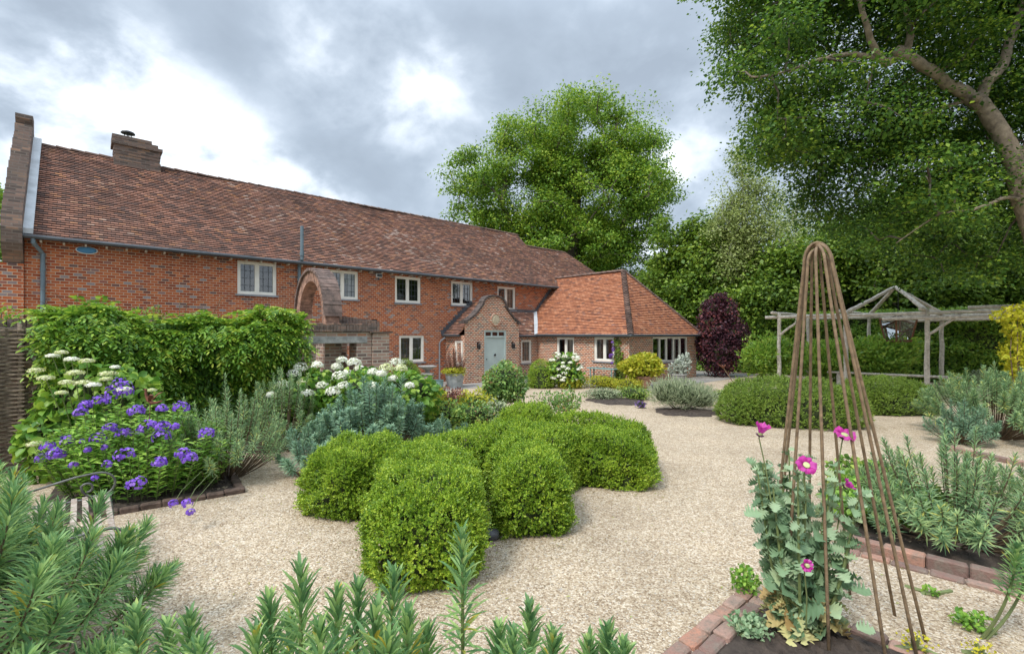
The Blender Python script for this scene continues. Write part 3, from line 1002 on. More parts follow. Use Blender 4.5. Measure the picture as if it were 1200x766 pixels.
cap_run(m, (E1, EB, EZ + .02), (19.775, -3.65, 4.98), .13, .13, .03, seed=6)
m.build('hip_tiles', M_RIDGE, wroof)
m = MB()
m.tube([(E0 - .05, -.8, EZ - .02), (E0 - .05, EB - .05, EZ - .03), (E1 + .05, EB - .05, EZ - .03)], .055, 8)
m.box(E0 + .02, E0 + .19, -5.9, -.7, EZ - .10, EZ - .02)
m.build('gutter', M_GUT, house)

# --- lean-to between the porch and the wing
m = MB()
wall_holes(m, WF(-.7), 15.5, TW0, 0, 1.95, [(16.02, 16.68, .66, 1.74)])
m.build('lean_to_wall', M_BRICK2, house)
make_window(WF(-.7), 16.02, 16.68, .66, 1.74, nl=1, leaded=(2, 3), curtain=((0, .55, 1.),))
m = MB()
roof_slope(m, (15.42, -.86, 1.95), (16.95, -.86, 1.95), (17.9, .245, 3.07), (15.42, .245, 3.07), seed=10)
m.build('lean_to_roof', M_TILE, house)
m = MB()
m.tube([(15.45, -.9, 1.92), (16.85, -.9, 1.92)], .05, 8)
m.tube([(15.6, -.9, 1.9), (15.6, -.78, 1.75), (15.6, -.76, .05)], .04, 8)
m.build('gutter', M_GUT, house)
m = MB()
a, b = Vector((16.80, -.88, 2.02)), Vector((17.82, .2, 3.12))
for o in (0,):
    q = Vector((.09, -.02, .03))
    m.face([a - q, a + q + Vector((.05, 0, .02)), b + q, b - q]); m.face([a - q, b - q, b - q - Vector((0, 0, .05)), a - q - Vector((0, 0, .05))])
m.build('valley_flashing', M_LEADW, house)
m = MB()     # dark lead against the wall: along the lean-to and up the wing roof, stepped
m.box(15.3, 17.9, .205, .249, 3.06, 3.20)
for k in range(11):
    t0 = 17.78 + k * .108; z0 = 3.02 + k * .115
    m.box(t0, t0 + .13, .215, .249, z0, z0 + .20)
m.build('step_flashing', M_LEADD, house)

# --- porch
PF = -1.1
m = MB()
dr = (13.52, 14.75, 0, 2.17)
wall_holes(m, WF(PF), 12.5, 15.5, 0, 2.5, [dr], .12)
gp = [(12.5, 2.5), (15.5, 2.5)]
cv = []
for k in range(9):
    s = k / 8
    cv.append((12.55 + .92 * s, 2.50 + .72 * s ** 1.5))
for k in range(13):
    a = math.pi * (1 - k / 12)
    cv.append((14.08 + .60 * math.cos(a), 3.24 + .36 * math.sin(a)))
for k in range(9):
    s = 1 - k / 8
    cv.append((15.5 - .86 * s, 2.50 + .72 * s ** 1.5))
m.prism([(12.5, 2.5)] + cv + [(15.5, 2.5)], WF(PF), 0, -.22)
m.box(12.5, 12.7, PF + .001, .245, 0, 1.95)
m.box(15.3, 15.5, PF + .001, .245, 0, 1.95)
m.build('porch_wall', M_BRICK2, house)
m = MB()
for i in range(len(cv) - 1):
    (u0, z0), (u1, z1) = cv[i], cv[i + 1]
    dx, dz = u1 - u0, z1 - z0; ln = math.hypot(dx, dz)
    if ln < .02: continue
    nx, nz = -dz / ln, dx / ln
    W = WF(PF); e = .012
    th = .085 + random.uniform(-.008, .008)
    q = [(u0 - dx * .04, z0 - dz * .04), (u1 + dx * .04, z1 + dz * .04)]
    lo = [(a + nx * .003, b + nz * .003) for a, b in q]; hi = [(a + nx * th, b + nz * th) for a, b in q]
    m.prism([lo[0], lo[1], hi[1], hi[0]], W, .06 + (i % 2) * .003, -.28 - (i % 2) * .003)
for u0 in (12.42, 15.36):
    wbox(m, WF(PF), u0, u0 + .2, -.29, .07, 2.44, 2.53)
m.build('gable_coping', M_COPING, house)
m = MB()
roof_slope(m, (12.35, .245, 1.98), (12.35, PF + .2, 1.98), (14.0, PF + .2, 3.42), (14.0, .245, 3.42), seed=12)
roof_slope(m, (15.65, PF + .2, 1.98), (15.65, .245, 1.98), (14.0, .245, 3.42), (14.0, PF + .2, 3.42), seed=13)
m.build('porch_roof', M_TILE, house)
m = MB()
m.tube([(12.3, .2, 1.95), (12.3, PF + .12, 1.95)], .05, 8)
m.build('gutter', M_GUT, house)
m = MB()
for k in range(13):
    t0 = 12.26 + k * .122; z0 = 2.0 + k * .107
    m.box(t0, t0 + .15, .21, .249, z0, z0 + .19)
m.build('step_flashing', M_LEADD, house)
make_window(WL(12.5), .5, 1.0, .75, 1.74, nl=1, leaded=(2, 3), recess=-.03)
# door with its frame, fanlight, knob
m = MB()
W = WF(PF)
wbox(m, W, 13.60, 14.67, -.10, -.055, .02, 1.86)
for k in range(1, 6): wbox(m, W, 13.60 + k * .178 - .003, 13.60 + k * .178 + .003, -.056, -.0535, .05, 1.84)
door = m.build('door', M_DOOR, house)
m = MB()
wbox(m, W, 13.52, 13.60, -.11, -.02, 0, 2.17); wbox(m, W, 14.67, 14.75, -.11, -.02, 0, 2.17)
wbox(m, W, 13.60, 14.67, -.11, -.02, 2.09, 2.17); wbox(m, W, 13.60, 14.67, -.11, -.02, 1.86, 1.93)
for k in (1, 2):
    x = 13.60 + 1.07 * k / 3; wbox(m, W, x - .022, x + .022, -.11, -.025, 1.93, 2.09)
m.build('door_frame', M_DOOR, door)
m = MB()
wbox(m, W, 13.6, 14.67, -.10, -.09, 1.93, 2.09)
m.build('fanlight', plain('dark_fanlight', (.09, .035, .025), .15, var=.2), door)
m = MB()
m.tube([W(14.12, -.055, 1.12), W(14.12, -.02, 1.12), W(14.12, .0, 1.12)], [.03, .035, .05], 12)
m.build('knocker', M_BLACK, door)
m = MB()
m.tube([W(13.68, -.055, .95), W(13.68, -.02, .95)], .02, 8)
m.build('latch_knob', M_BLACK, door)
m = MB()
wbox(m, W, 13.45, 14.82, -.1, .25, .008, .1)
m.build('step', M_CONC, house)
m = MB()
m.tube([W(14.12, .0, 2.62), W(14.12, .045, 2.62)], [.225, .21], 28)
m.tube([W(14.12, .03, 2.62), W(14.12, .06, 2.62)], [.15, .14], 24)
m.build('roundel', M_STONE, house)
m = MB()
pts = [W(14.12 + .25 * math.cos(a * 6.2832 / 28), .02, 2.62 + .25 * math.sin(a * 6.2832 / 28)) for a in range(29)]
m.tube(pts, .035, 6)
m.build('roundel_ring', M_BRICK2, house)

# fittings fixed on the house
for u, lab in ((13.16, 'black wall lantern left of the grey front door'), (15.08, 'black wall lantern right of the grey front door')):
    t = thing('wall_lamp', lab, 'lamp', H(u, PF - .0, 1.42), HA, 'porch lanterns')
    m = MB(); m.box(-.03, .03, -.012, -.001, .0, .26); m.tube([(0, -.01, .2), (0, -.1, .24), (0, -.12, .22)], .012, 6); m.build('bracket', M_BLACK, t)
    m = MB(); m.lathe([(.03, -.02), (.055, .0), (.065, .16), (.075, .17), (.02, .23), (.005, .25)], 6, (0, -.12, -.03)); m.build('lantern_case', M_BLACK, t)
t = thing('security_light', 'white security floodlight under the eaves between two upper windows', 'floodlight', H(9.41, WB, 4.15), HA)
m = MB(); m.bbox(-.12, .12, -.13, -.03, .0, .16, .015); m.build('lamp_housing', M_WHITEP, t)
m = MB(); m.box(-.1, .1, -.137, -.131, .02, .13); m.tube([(0, -.05, -.0), (0, -.07, -.08)], .03, 8); m.build('lens', M_GUT, t)
t = thing('alarm_box', 'blue oval alarm box under the left end of the eaves', 'alarm box', H(1.11, WB, 4.22), HA)
m = MB(); m.tube([(0, -.001, 0), (0, -.05, 0), (0, -.07, 0)], [.2, .2, .17], 20, squash=.42); 
m.v = [(x, y, z) for x, y, z in m.v]
m.build('cover', M_BLUE, t)
m = MB(); m.tube([(0, -.0, 0), (0, -.03, 0)], [.225, .225], 20, squash=.45); m.build('rim', M_WHITEP, t)

# ---------------------------------------------------------------- garden wall with arch (same frame as the house)
gw = thing('garden_wall', 'old brick garden wall with lintelled opening and freestanding arch on top', 'wall', O1, HA)
GB = -6.6
m = MB()
op = (4.62, 5.5, .7, 1.80)
wall_holes(m, WF(GB), -.6, 5.85, 0, 2.05, [op], .36)
m.box(-.6, 4.6, GB + .36, GB + .38, 0, 2.05); m.box(5.5, 5.85, GB + .36, GB + .38, 0, 2.05)
m.box(5.86, 6.26, GB - .06, GB + .46, 0, 2.02)                # end pier
m.box(5.35, 5.75, GB + 1.1, GB + 1.5, 0, 2.0)                  # inner piers seen through the opening
m.box(5.95, 6.2, GB + .9, GB + 1.3, 0, 1.9)
m.box(4.95, 5.32, -4.7, -4.25, 0, 2.25)                        # rear foot of the arch
m.box(4.95, 5.32, GB + .383, -4.7, 0, 2.0)
m.build('wall', M_BRICK3, gw)
m = MB()
k = 0
u = -.6
while u < 5.98:
    w = .07 + random.uniform(-.006, .006)
    h = .17 + random.uniform(-.02, .015)
    m.box(u, u + w - .008, GB - .05 + random.uniform(-.01, .01), GB + .4, 2.055, 2.055 + h, jit=.004); u += w
m.box(-.6, 5.98, GB - .03, GB + .38, 2.052, 2.15)
m.box(5.8, 6.32, GB - .1, GB + .5, 2.025, 2.065, jit=.01)
u = 5.33
while u < 6.3:
    m.box(u, u + .066, -6.1, -5.75, 2.05, 2.42 - (u - 5.33) * .12, jit=.006); u += .075
m.build('coping', M_BRICKOLD, gw)
m = MB()
m.bbox(4.35, 5.75, GB - .015, GB + .30, 1.803, 1.95, .01)
m.build('lintel', M_CONC, gw)
m = MB()     # arch: ring of bricks, barrel running back along the wall
ac, az, ro, ri = -5.36, 2.42, 1.0, .74
n = 34
for i in range(n):
    a0, a1 = math.pi * i / n, math.pi * (i + .9) / n
    q = []
    for a in (a0, a1):
        for r_ in (ri, ro - .045):
            q.append((ac - r_ * math.cos(a) * .98, az + r_ * math.sin(a) * 1.09 - .0))
    poly = [q[0], q[2], q[3], q[1]]
    m.prism(poly, lambda u, d, z: Vector((4.93 + d, u, z)), random.uniform(-.004, .004), .30)
for sgn in (0, 1):
    y0, y1 = (ac - ro + .05, ac - ri + .02) if sgn == 0 else (ac + ri - .02, ac + ro - .05)
    m.box(4.932, 5.228, y0, y1, 2.06, 2.43)
m.build('arch', plain('pale_arch_brick', (.34, .20, .145), .9, var=.3, scale=9, bump=.4), gw)
m = MB()
for i in range(40):
    a0, a1 = math.pi * (i - .3) / 40, math.pi * (i + 1.3) / 40
    q = []
    for a in (a0, a1):
        for r_ in (ro - .043, ro + random.uniform(.0, .02)):
            q.append((ac - r_ * math.cos(a) * .98, az + r_ * math.sin(a) * 1.09))
    m.prism([q[0], q[2], q[3], q[1]], lambda u, d, z: Vector((4.88 + d, u, z)), (i % 2) * .008, .40 + (i % 2) * .006)
m.build('arch_hood', plain('arch_hood_stone', (.17, .115, .095), .9, var=.5, scale=6, bump=.9, c2=(.06, .048, .044)), gw)
#__PART2__

# ---------------------------------------------------------------- plant builders
UPV = np.array([0, 0, 1.])


def leaf_cloud(lb, c, rad, n, L, W, tm=T_QUAD, jit=.12, amp=.12, k=3.0, seed=0, up=.25, out=.5, rnd=.7, zmin=.02, mi=0, g=None):
    """Leaves through the outer part of an uneven ellipsoid."""
    g = g or np.random.default_rng(seed + 100)
    c = np.asarray(c, float); rad = np.asarray(rad, float)
    d = rdir(n, g)
    r = 1 - np.abs(g.normal(0, jit, n)) + amp * lump(d, k, seed)
    P = c + d * rad * r[:, None]
    Nn = nrm(d / rad)
    T = rdir(n, g)
    D = nrm(np.cross(Nn, T) * .8 + Nn * out + UPV * up + rnd * .4 * rdir(n, g))
    NN = nrm(Nn + UPV * .4 + rnd * rdir(n, g))
    ok = P[:, 2] > zmin
    s = np.exp(g.normal(0, .18, n))
    lb.add(tm, P[ok], D[ok], NN[ok], (L * s)[ok], (W * s)[ok], mi)


def sphere_core(m, c, rad, amp=.1, k=3., seed=0, nu=20, nv=12, zmin=.0, f=.86):
    c = np.asarray(c, float)
    b = len(m.v)
    for j in range(nv + 1):
        ph = math.pi * j / nv
        for i in range(nu):
            th_ = 2 * math.pi * i / nu
            d = np.array([math.sin(ph) * math.cos(th_), math.sin(ph) * math.sin(th_), math.cos(ph)])
            r = f * (1 + amp * lump(d[None], k, seed)[0])
            p = c + d * np.asarray(rad) * r
            m.v.append((p[0], p[1], max(p[2], zmin)))
    for j in range(nv):
        for i in range(nu):
            a, e = b + j * nu + i, b + j * nu + (i + 1) % nu
            m.f.append((a, a + nu, e + nu, e)); m.uv.append(None); m.mi.append(m.m)


def bush(name, label, cat, loc, lobes, dens, L, W, mat, core=True, tm=T_QUAD, group=None, amp=.14, jit=.12, k=3., stem_mat=None, stems=7, out=.5, up=.25, seed=None, rz=0, parent_name='foliage', core_f=.82, rnd=.7):
    """lobes: (cx, cy, cz, rx, ry, rz); dens: leaves per m2 of lobe."""
    seed = seed if seed is not None else int(rng.integers(1e6))
    t = thing(name, label, cat, loc, rz, group)
    lb = LB(); m = MB()
    g = np.random.default_rng(seed)
    for i, (x, y, z, rx, ry, rz_) in enumerate(lobes):
        area = 4 * math.pi * (((rx * ry) ** 1.6 + (rx * rz_) ** 1.6 + (ry * rz_) ** 1.6) / 3) ** (1 / 1.6)
        leaf_cloud(lb, (x, y, z), (rx, ry, rz_), int(area * dens), L, W, tm, jit, amp, k, seed + i, up, out, rnd, g=g)
        if core: sphere_core(m, (x, y, z), (rx, ry, rz_), amp, k, seed + i, zmin=.03, f=core_f)
    lb.build(parent_name, mat, t)
    sm = MB()
    for i in range(stems):
        x, y, z, rx, ry, rz_ = lobes[i % len(lobes)]
        a = g.uniform(0, 6.28); q = g.uniform(.2, .6)
        bx, by = g.normal(0, .08, 2)
        sm.tube([(x * .4 + bx, y * .4 + by, 0), (x + math.cos(a) * rx * q * .6, y + math.sin(a) * ry * q * .6, z * .6), (x + math.cos(a) * rx * q, y + math.sin(a) * ry * q, z + rz_ * .5)], [.018, .012, .006], 5)
    sm.build('stems', stem_mat or M_STEMB, t)
    if core:
        m.build('inner_growth', M_BOXCORE, t, smooth=True)
    return t


def euphorbia(label, loc, n, h, spread, L, W, nl, mat, leafy=.6, seed=0, group='euphorbia clumps in the garden', tm=T_LIN2, base=.25, name='euphorbia', hv=.15, tipang=.5, droop=2.0, lean=(0, 0), cat='shrub', tall=0.0):
    g = np.random.default_rng(seed)
    t = thing(name, label, cat, loc, g.uniform(0, 6.28) if lean == (0, 0) else 0, group)
    lb = LB(); sm = MB()
    phi = np.arange(n) * 2.39996 + g.uniform(0, .5, n)
    rr = np.sqrt((np.arange(n) + .5) / n)
    g.shuffle(phi)
    for i in range(n):
        r = rr[i]
        hh = h * (1 - .62 * r ** 2.4) * (1 + g.normal(0, hv))
        if g.random() < tall: hh *= 1.25
        tip = np.array([spread * r * math.cos(phi[i]) + lean[0] * hh, spread * r * math.sin(phi[i]) + lean[1] * hh, hh])
        b = np.array([tip[0] * base, tip[1] * base, 0])
        cpt = np.array([tip[0] * .78 + b[0] * .1, tip[1] * .78 + b[1] * .1, hh * .42])
        s = np.linspace(0, 1, 9)[:, None]
        cv = (1 - s) ** 2 * b + 2 * s * (1 - s) * cpt + s ** 2 * tip
        sm.tube(cv.tolist(), np.linspace(.008, .004, 9).tolist(), 5)
        k = int(nl * 1.9 * g.uniform(.8, 1.15))
        ss = 1 - leafy * (1 - np.linspace(0, 1, k) ** .85)
        ss = np.clip(ss, 0, 1)[:, None]
        P = (1 - ss) ** 2 * b + 2 * ss * (1 - ss) * cpt + ss ** 2 * tip
        T = nrm(2 * (1 - ss) * (cpt - b) + 2 * ss * (tip - cpt))
        a = np.arange(k) * 2.39996 + g.uniform(0, 6.28)
        X = nrm(np.cross(T, np.array([.3, .9, .1]))); Y = np.cross(T, X)
        rad = X * np.cos(a)[:, None] + Y * np.sin(a)[:, None]
        f = (ss[:, 0] - (1 - leafy)) / leafy
        ang = (1.75 * (1 - f) + tipang * f) + g.normal(0, .16, k)
        D = T * np.cos(ang)[:, None] + rad * np.sin(ang)[:, None]
        N_ = T * np.sin(ang)[:, None] - rad * np.cos(ang)[:, None]
        LL = L * 1.05 * (1 - .45 * f ** 4) * g.uniform(.8, 1.15, k)
        lb.add(tm, P, D, N_ + .2 * rdir(k, g), LL, W * g.uniform(.85, 1.15, k))
    lb.build('leaves', mat, t)
    sm.build('stems', M_STEMG if n < 40 else M_STEMB, t)
    return t


def superell_hedge(name, label, c, ax, half, e=2.8, dens=7000, L=.026, W=.017, mat=None, group=None, amp=.05, k=5., seed=0, cat='hedge', tuft=.5, H0=.0):
    """Clipped hedge: superellipsoid dome of (length, width, height) turned along ax."""
    g = np.random.default_rng(seed)
    a, b, h = half
    t = thing(name, label, cat, (c[0], c[1], 0), math.atan2(ax[1], ax[0]), group)
    areas = np.array([b * h * 2, b * h * 2, a * h * 2, a * h * 2, a * b * 4])
    per = 9
    n = int(areas.sum() * dens / per)
    face = g.choice(5, n, p=areas / areas.sum())
    u, v = g.uniform(-1, 1, n), g.uniform(0, 1, n)
    w = g.uniform(-1, 1, n)
    Q = np.empty((n, 3))
    sgn = np.where(face % 2 == 0, 1, -1)
    m01, m23, m4 = face < 2, (face >= 2) & (face < 4), face == 4
    Q[m01] = np.stack([sgn[m01], u[m01], v[m01]], 1)
    Q[m23] = np.stack([u[m23], sgn[m23], v[m23]], 1)
    Q[m4] = np.stack([u[m4], w[m4], np.ones(m4.sum())], 1)
    nn = (np.abs(Q) ** e).sum(1) ** (1 / e)
    Q = Q / nn[:, None]
    Nn = nrm(np.sign(Q) * np.abs(Q) ** (e - 1) / np.array([a, b, h]))
    P = Q * np.array([a, b, h])
    foot = np.clip(1 - P[:, 2] / (.3 * h), 0, 1)          # the foot of the hedge pulls in a little
    P[:, :2] *= (1 - .10 * foot ** 2)[:, None]
    lu = lump(P, k, seed) * amp + .7 * amp * lump(P, k * 2.9, seed + 1)
    # each sprig is a short shoot with a few pairs of leaves
    A = nrm(Nn * .8 + UPV * .45 + .55 * rdir(n, g))
    sl = L * g.uniform(1.6, 3.2, n) * np.where(g.random(n) < .05 * tuft * 2, 1.7, 1)
    P0 = P + Nn * (lu - L * 1.5 - np.abs(g.normal(0, L * .6, n)))[:, None]
    X = nrm(np.cross(A, rdir(n, g))); Y_ = np.cross(A, X)
    lb = LB()
    for q in range(per):
        f = q / (per - 1)
        an = q * 1.9
        rad = X * math.cos(an) + Y_ * math.sin(an)
        D = nrm(rad * (1.0 - .6 * f) + A * (.35 + .75 * f) + .2 * rdir(n, g))
        PP = P0 + A * (sl * f)[:, None]
        ok = PP[:, 2] > .012
        s_ = np.exp(g.normal(0, .18, n)) * (1 - .3 * f)
        lb.add(T_QUAD, PP[ok], D[ok], (A * .9 + UPV * .3 + .4 * rdir(n, g))[ok], (L * s_)[ok], (W * s_)[ok])
    lb.build('leaves', mat or M_BOX, t)
    m = MB()
    nu, nv = 36, 12
    for j in range(nv + 1):
        phv = .5 * math.pi * (1 - j / nv)
        for i in range(nu):
            th_ = 6.28318 * i / nu
            d = np.array([math.sin(phv) * math.cos(th_) * a, math.sin(phv) * math.sin(th_) * b, math.cos(phv) * h])
            d /= ((np.abs(d) / np.array([a, b, h])) ** e).sum() ** (1 / e)
            r = .80
            m.v.append((d[0] * r * (.94 if d[2] < .1 else 1), d[1] * r * (.94 if d[2] < .1 else 1), max(d[2] * r, .0)))
    for j in range(nv):
        for i in range(nu):
            p, q = j * nu + i, j * nu + (i + 1) % nu
            m.f.append((p, q, q + nu, p + nu)); m.uv.append(None); m.mi.append(0)
    m.build('inner_growth', M_BOXCORE, t, smooth=True)
    return t


def tree(name, label, loc, clumps, trunk, mat, bark, lpc, lsize, crad, seed=0, group=None, cat='tree', flat=.55, tr=.3, min_r=.012, droop=0.0, tm=T_QUAD, lw=.62, gather=1.0):
    """clumps: array of crown clump centres (local); trunk: list of nodes (x,y,z)."""
    g = np.random.default_rng(seed)
    t = thing(name, label, cat, loc, 0, group)
    nodes = [np.array(p, float) for p in trunk]
    par = [-1] + list(range(len(trunk) - 1))
    start = max(1, len(trunk) // 2)
    order = np.argsort(np.linalg.norm(clumps - nodes[start], axis=1))
    for ci in order:
        c = clumps[ci]
        A = np.array(nodes[start - 1:])
        dd = np.linalg.norm(A - c, axis=1) + .9 * np.maximum(A[:, 2] - c[2] + .2, 0)
        j = int(dd.argmin()) + start - 1
        p = nodes[j]
        L_ = np.linalg.norm(c - p)
        if L_ > .8:
            k = max(1, int(L_ / 1.3))
            last = j
            for q in range(1, k + 1):
                s = q / (k + 1)
                mid = p * (1 - s) + c * s + g.normal(0, .05 * L_, 3) + np.array([0, 0, .10 * L_ * math.sin(s * 3.14)])
                nodes.append(mid); par.append(last); last = len(nodes) - 1
            j = last
        nodes.append(c); par.append(j)
    n = len(nodes)
    cnt = np.zeros(n)
    kids = [0] * n
    for i in range(n - 1, 0, -1):
        cnt[i] += 1; cnt[par[i]] += cnt[i]; kids[par[i]] += 1
    rad = np.maximum(min_r, tr * (cnt / cnt[1]) ** .48)
    ntr = len(trunk)
    tm_ = MB()
    rt = [tr * 1.35] + [max(rad[i], tr * (1 - .55 * i / ntr)) for i in range(1, ntr)]
    # smooth the trunk
    pts, rs = [], []
    for i in range(ntr - 1):
        for q in range(3):
            s = q / 3; pts.append(nodes[i] * (1 - s) + nodes[i + 1] * s + g.normal(0, .02, 3)); rs.append(rt[i] * (1 - s) + rt[i + 1] * s)
    pts.append(nodes[ntr - 1]); rs.append(rt[-1])
    tm_.tube(pts, rs, 12)
    tm_.build('trunk', bark, t, smooth=True)
    bm_ = MB()
    for i in range(ntr, n):
        bm_.tube([nodes[par[i]], nodes[i]], [min(rad[par[i]], rad[i] * 1.5), rad[i]], 5, cap=False)
    if bm_.v: bm_.build('limbs', bark, t, smooth=True)
    lb = LB()
    nc = len(clumps)
    cs = crad * np.exp(g.normal(0, .25, nc))
    N_ = nc * lpc
    ci = np.repeat(np.arange(nc), lpc)
    d = rdir(N_, g)
    r = g.random(N_) ** (.45)
    lum = 1 + .35 * lump(d + ci[:, None] * .37, 3., seed)
    off = d * (r * cs[ci] * lum)[:, None] * np.array([1, 1, flat])
    P = clumps[ci] + off
    if droop: P[:, 2] -= droop * np.linalg.norm(off[:, :2], axis=1) ** 1.5
    NN = nrm(d * .5 + UPV * .7 + .65 * rdir(N_, g))
    D = nrm(np.cross(NN, rdir(N_, g)) + d * .5 - UPV * .12)
    s = np.exp(g.normal(0, .2, N_))
    lb.add(tm, P, D, NN, lsize * s, lsize * lw * s)
    lb.build('crown', mat, t)
    return t


def crown_pts(lobes, n, seed, shell=.5):
    g = np.random.default_rng(seed)
    vol = np.array([l[3] * l[4] * l[5] for l in lobes])
    out = []
    k = g.choice(len(lobes), n, p=vol / vol.sum())
    for i in k:
        x, y, z, rx, ry, rz_ = lobes[i]
        d = rdir(1, g)[0]
        r = shell + (1 - shell) * g.random() ** .6
        out.append((x + d[0] * rx * r, y + d[1] * ry * r, z + d[2] * rz_ * r))
    return np.array(out)


# ---------------------------------------------------------------- trees
# the broad oak behind the house
Yo = 38.0
o0 = AT(668, 400, Yo); o0.z = 0


def loc_lobe(px, py, rx, rz_, Y=Yo, ry=None, o=o0, dy=0):
    p = AT(px, py, Y + dy) - o
    return (p.x, p.y, p.z, rx * Y / FPX, (ry or rx) * Y / FPX, rz_ * Y / FPX)


oak_l = [loc_lobe(690, 165, 72, 52), loc_lobe(625, 175, 50, 45), loc_lobe(610, 235, 70, 50), loc_lobe(555, 205, 36, 24), loc_lobe(549, 240, 22, 22),
         loc_lobe(700, 235, 80, 60), loc_lobe(755, 216, 50, 22), loc_lobe(660, 290, 80, 42), loc_lobe(735, 275, 45, 36), loc_lobe(745, 180, 38, 30), loc_lobe(590, 275, 42, 30), loc_lobe(720, 310, 60, 24)]
oc = crown_pts(oak_l, 560, 3, .45)
tree('oak_tree', 'tall spreading oak rising behind the house roof', o0, oc, [(0, 0, 0), (.1, 0, 3), (-.1, .2, 6), (.3, 0, 9.5), (.5, .2, 13), (.8, .2, 16.5)], M_OAK, M_BARK, 320, .19, 1.3, 4, tr=.65, min_r=.035, flat=.5)

# the great tree whose limbs reach in from the right
Yb = 13.0
b0 = Vector((AT(1255, 400, Yb).x, Yb, 0))


def bl(px, py, Y=Yb):
    p = AT(px, py, Y) - b0
    return (p.x, p.y, p.z)


big = thing('spreading_tree', 'huge tree with pale curving trunk and limbs overhanging from the right', 'tree', b0)
mt = MB()


def limb(pts, r0, r1, n=12, jit=.03):
    P = [np.array(bl(*p)) for p in pts]
    out, rs = [], []
    g = np.random.default_rng(len(pts) * 7 + int(pts[0][0]))
    N_ = len(P)
    for i in range(N_ - 1):
        p0 = P[max(i - 1, 0)]; p1 = P[i]; p2 = P[i + 1]; p3 = P[min(i + 2, N_ - 1)]
        for q in range(5):
            s = q / 5
            c = .5 * ((2 * p1) + (-p0 + p2) * s + (2 * p0 - 5 * p1 + 4 * p2 - p3) * s * s + (-p0 + 3 * p1 - 3 * p2 + p3) * s ** 3)
            f = (i + s) / (N_ - 1)
            out.append(c + g.normal(0, jit, 3) * .4); rs.append((r0 + (r1 - r0) * f) * (1 + g.normal(0, .04)))
    out.append(P[-1]); rs.append(r1)
    mt.tube(out, rs, n)
    return out


L1 = limb([(1255, 478), (1240, 390), (1222, 300), (1201, 236), (1190, 195), (1172, 155), (1146, 118)], .33, .19)
L2 = limb([(1150, 125), (1128, 108), (1108, 97, 12.9), (1078, 74, 12.7), (1056, 66, 12.6), (1038, 73, 12.5), (1026, 58, 12.3), (1014, 26, 12.0), (1003, -30, 11.6)], .17, .05)
L3 = limb([(1148, 122), (1156, 100), (1175, 76, 13.1), (1185, 45, 13.2), (1199, 5, 13.4), (1225, -70, 13.6)], .15, .08)
L4 = limb([(1060, 68, 12.65), (1066, 42, 12.7), (1060, 5, 12.8), (1050, -60, 13)], .10, .04)
L5 = limb([(1205, 240), (1180, 232, 12.8), (1140, 246, 12.4), (1100, 252, 12.0), (1050, 285, 12.2)], .06, .01, 8)
L6 = limb([(1140, 116), (1100, 128, 13.4), (1050, 150, 14), (1000, 175, 14.5), (960, 215, 15)], .075, .02, 8)
L7 = limb([(1036, 72, 12.5), (1000, 64, 12.3), (960, 70, 12.1), (920, 85, 11.9), (880, 90, 11.8)], .07, .02, 8)
L8 = limb([(1190, 200), (1230, 140, 13.5), (1290, 60, 14), (1350, -30, 14.5)], .2, .06)
for c_, r_ in ((bl(1053, 62, 12.4), .10), (bl(1145, 116, 12.75), .09)):
    mt.tube([np.array(c_) + np.array((0, .1, 0)), np.array(c_) + np.array((-.03, -.12, .05))], [r_ * 1.2, r_], 10)
mt.build('trunk', M_BARKP, big, smooth=True)
SEG = [(1240, 390, 1201, 236), (1201, 236, 1172, 155), (1172, 155, 1146, 118), (1150, 125, 1108, 97), (1108, 97, 1056, 66), (1056, 66, 1014, 26), (1148, 122, 1185, 45), (1185, 45, 1199, 5)]


def seg_d(x, y, x0, y0, x1, y1):
    t_ = max(0, min(1, ((x - x0) * (x1 - x0) + (y - y0) * (y1 - y0)) / ((x1 - x0) ** 2 + (y1 - y0) ** 2)))
    return math.hypot(x - x0 - t_ * (x1 - x0), y - y0 - t_ * (y1 - y0))


g = np.random.default_rng(21)
cl = []
tries = 0
while len(cl) < 900 and tries < 60000:
    tries += 1
    X, Y, Z = g.uniform(4.0, 21), g.uniform(10.2, 16.2), g.uniform(3.0, 14.5)
    px, py = CX + FPX * X / Y, HY - FPX * (Z - CAMH) / Y
    # crown as an ellipsoid about the trunk head with a ragged lower left flank
    q = ((X - 14.0) / 10.0) ** 2 + ((Y - 13.2) / 4.0) ** 2 + ((Z - 10.2) / 6.6) ** 2
    if q > 1: continue
    if px < np.interp(py, [-300, 0, 100, 170, 230, 290, 340], [850, 862, 868, 895, 930, 972, 1015]) + 14 * math.sin(py * .06 + Y): continue
    cap = 7.6 - .62 * (X - 5.2) + 1.0 * math.sin(X * 1.7 + Y)      # underside falls towards the trunk side
    if Z < max(cap, 3.3 + .5 * math.sin(X * 2.3 + Y * 1.1)): continue
    if Y < 12.2 and py > 60 and math.hypot(px - 1175, (py - 160)) < 75: continue
    if Y < 12.7 and px > 930 and g.random() < .55: continue
    if Y < 13.5 and min(seg_d(px, py, *sg) for sg in SEG) < 36 and g.random() < .97: continue
    cl.append((X - b0.x, Y - b0.y, Z))
cl = np.array(cl)
lbx = LB(); bm_ = MB()
base_nodes = np.array([p for l in (L2, L3, L4, L5, L6, L7, L8, L1[15:]) for p in l])
nodes = [p for p in base_nodes]
order = np.argsort([np.linalg.norm(base_nodes - c, axis=1).min() for c in cl])
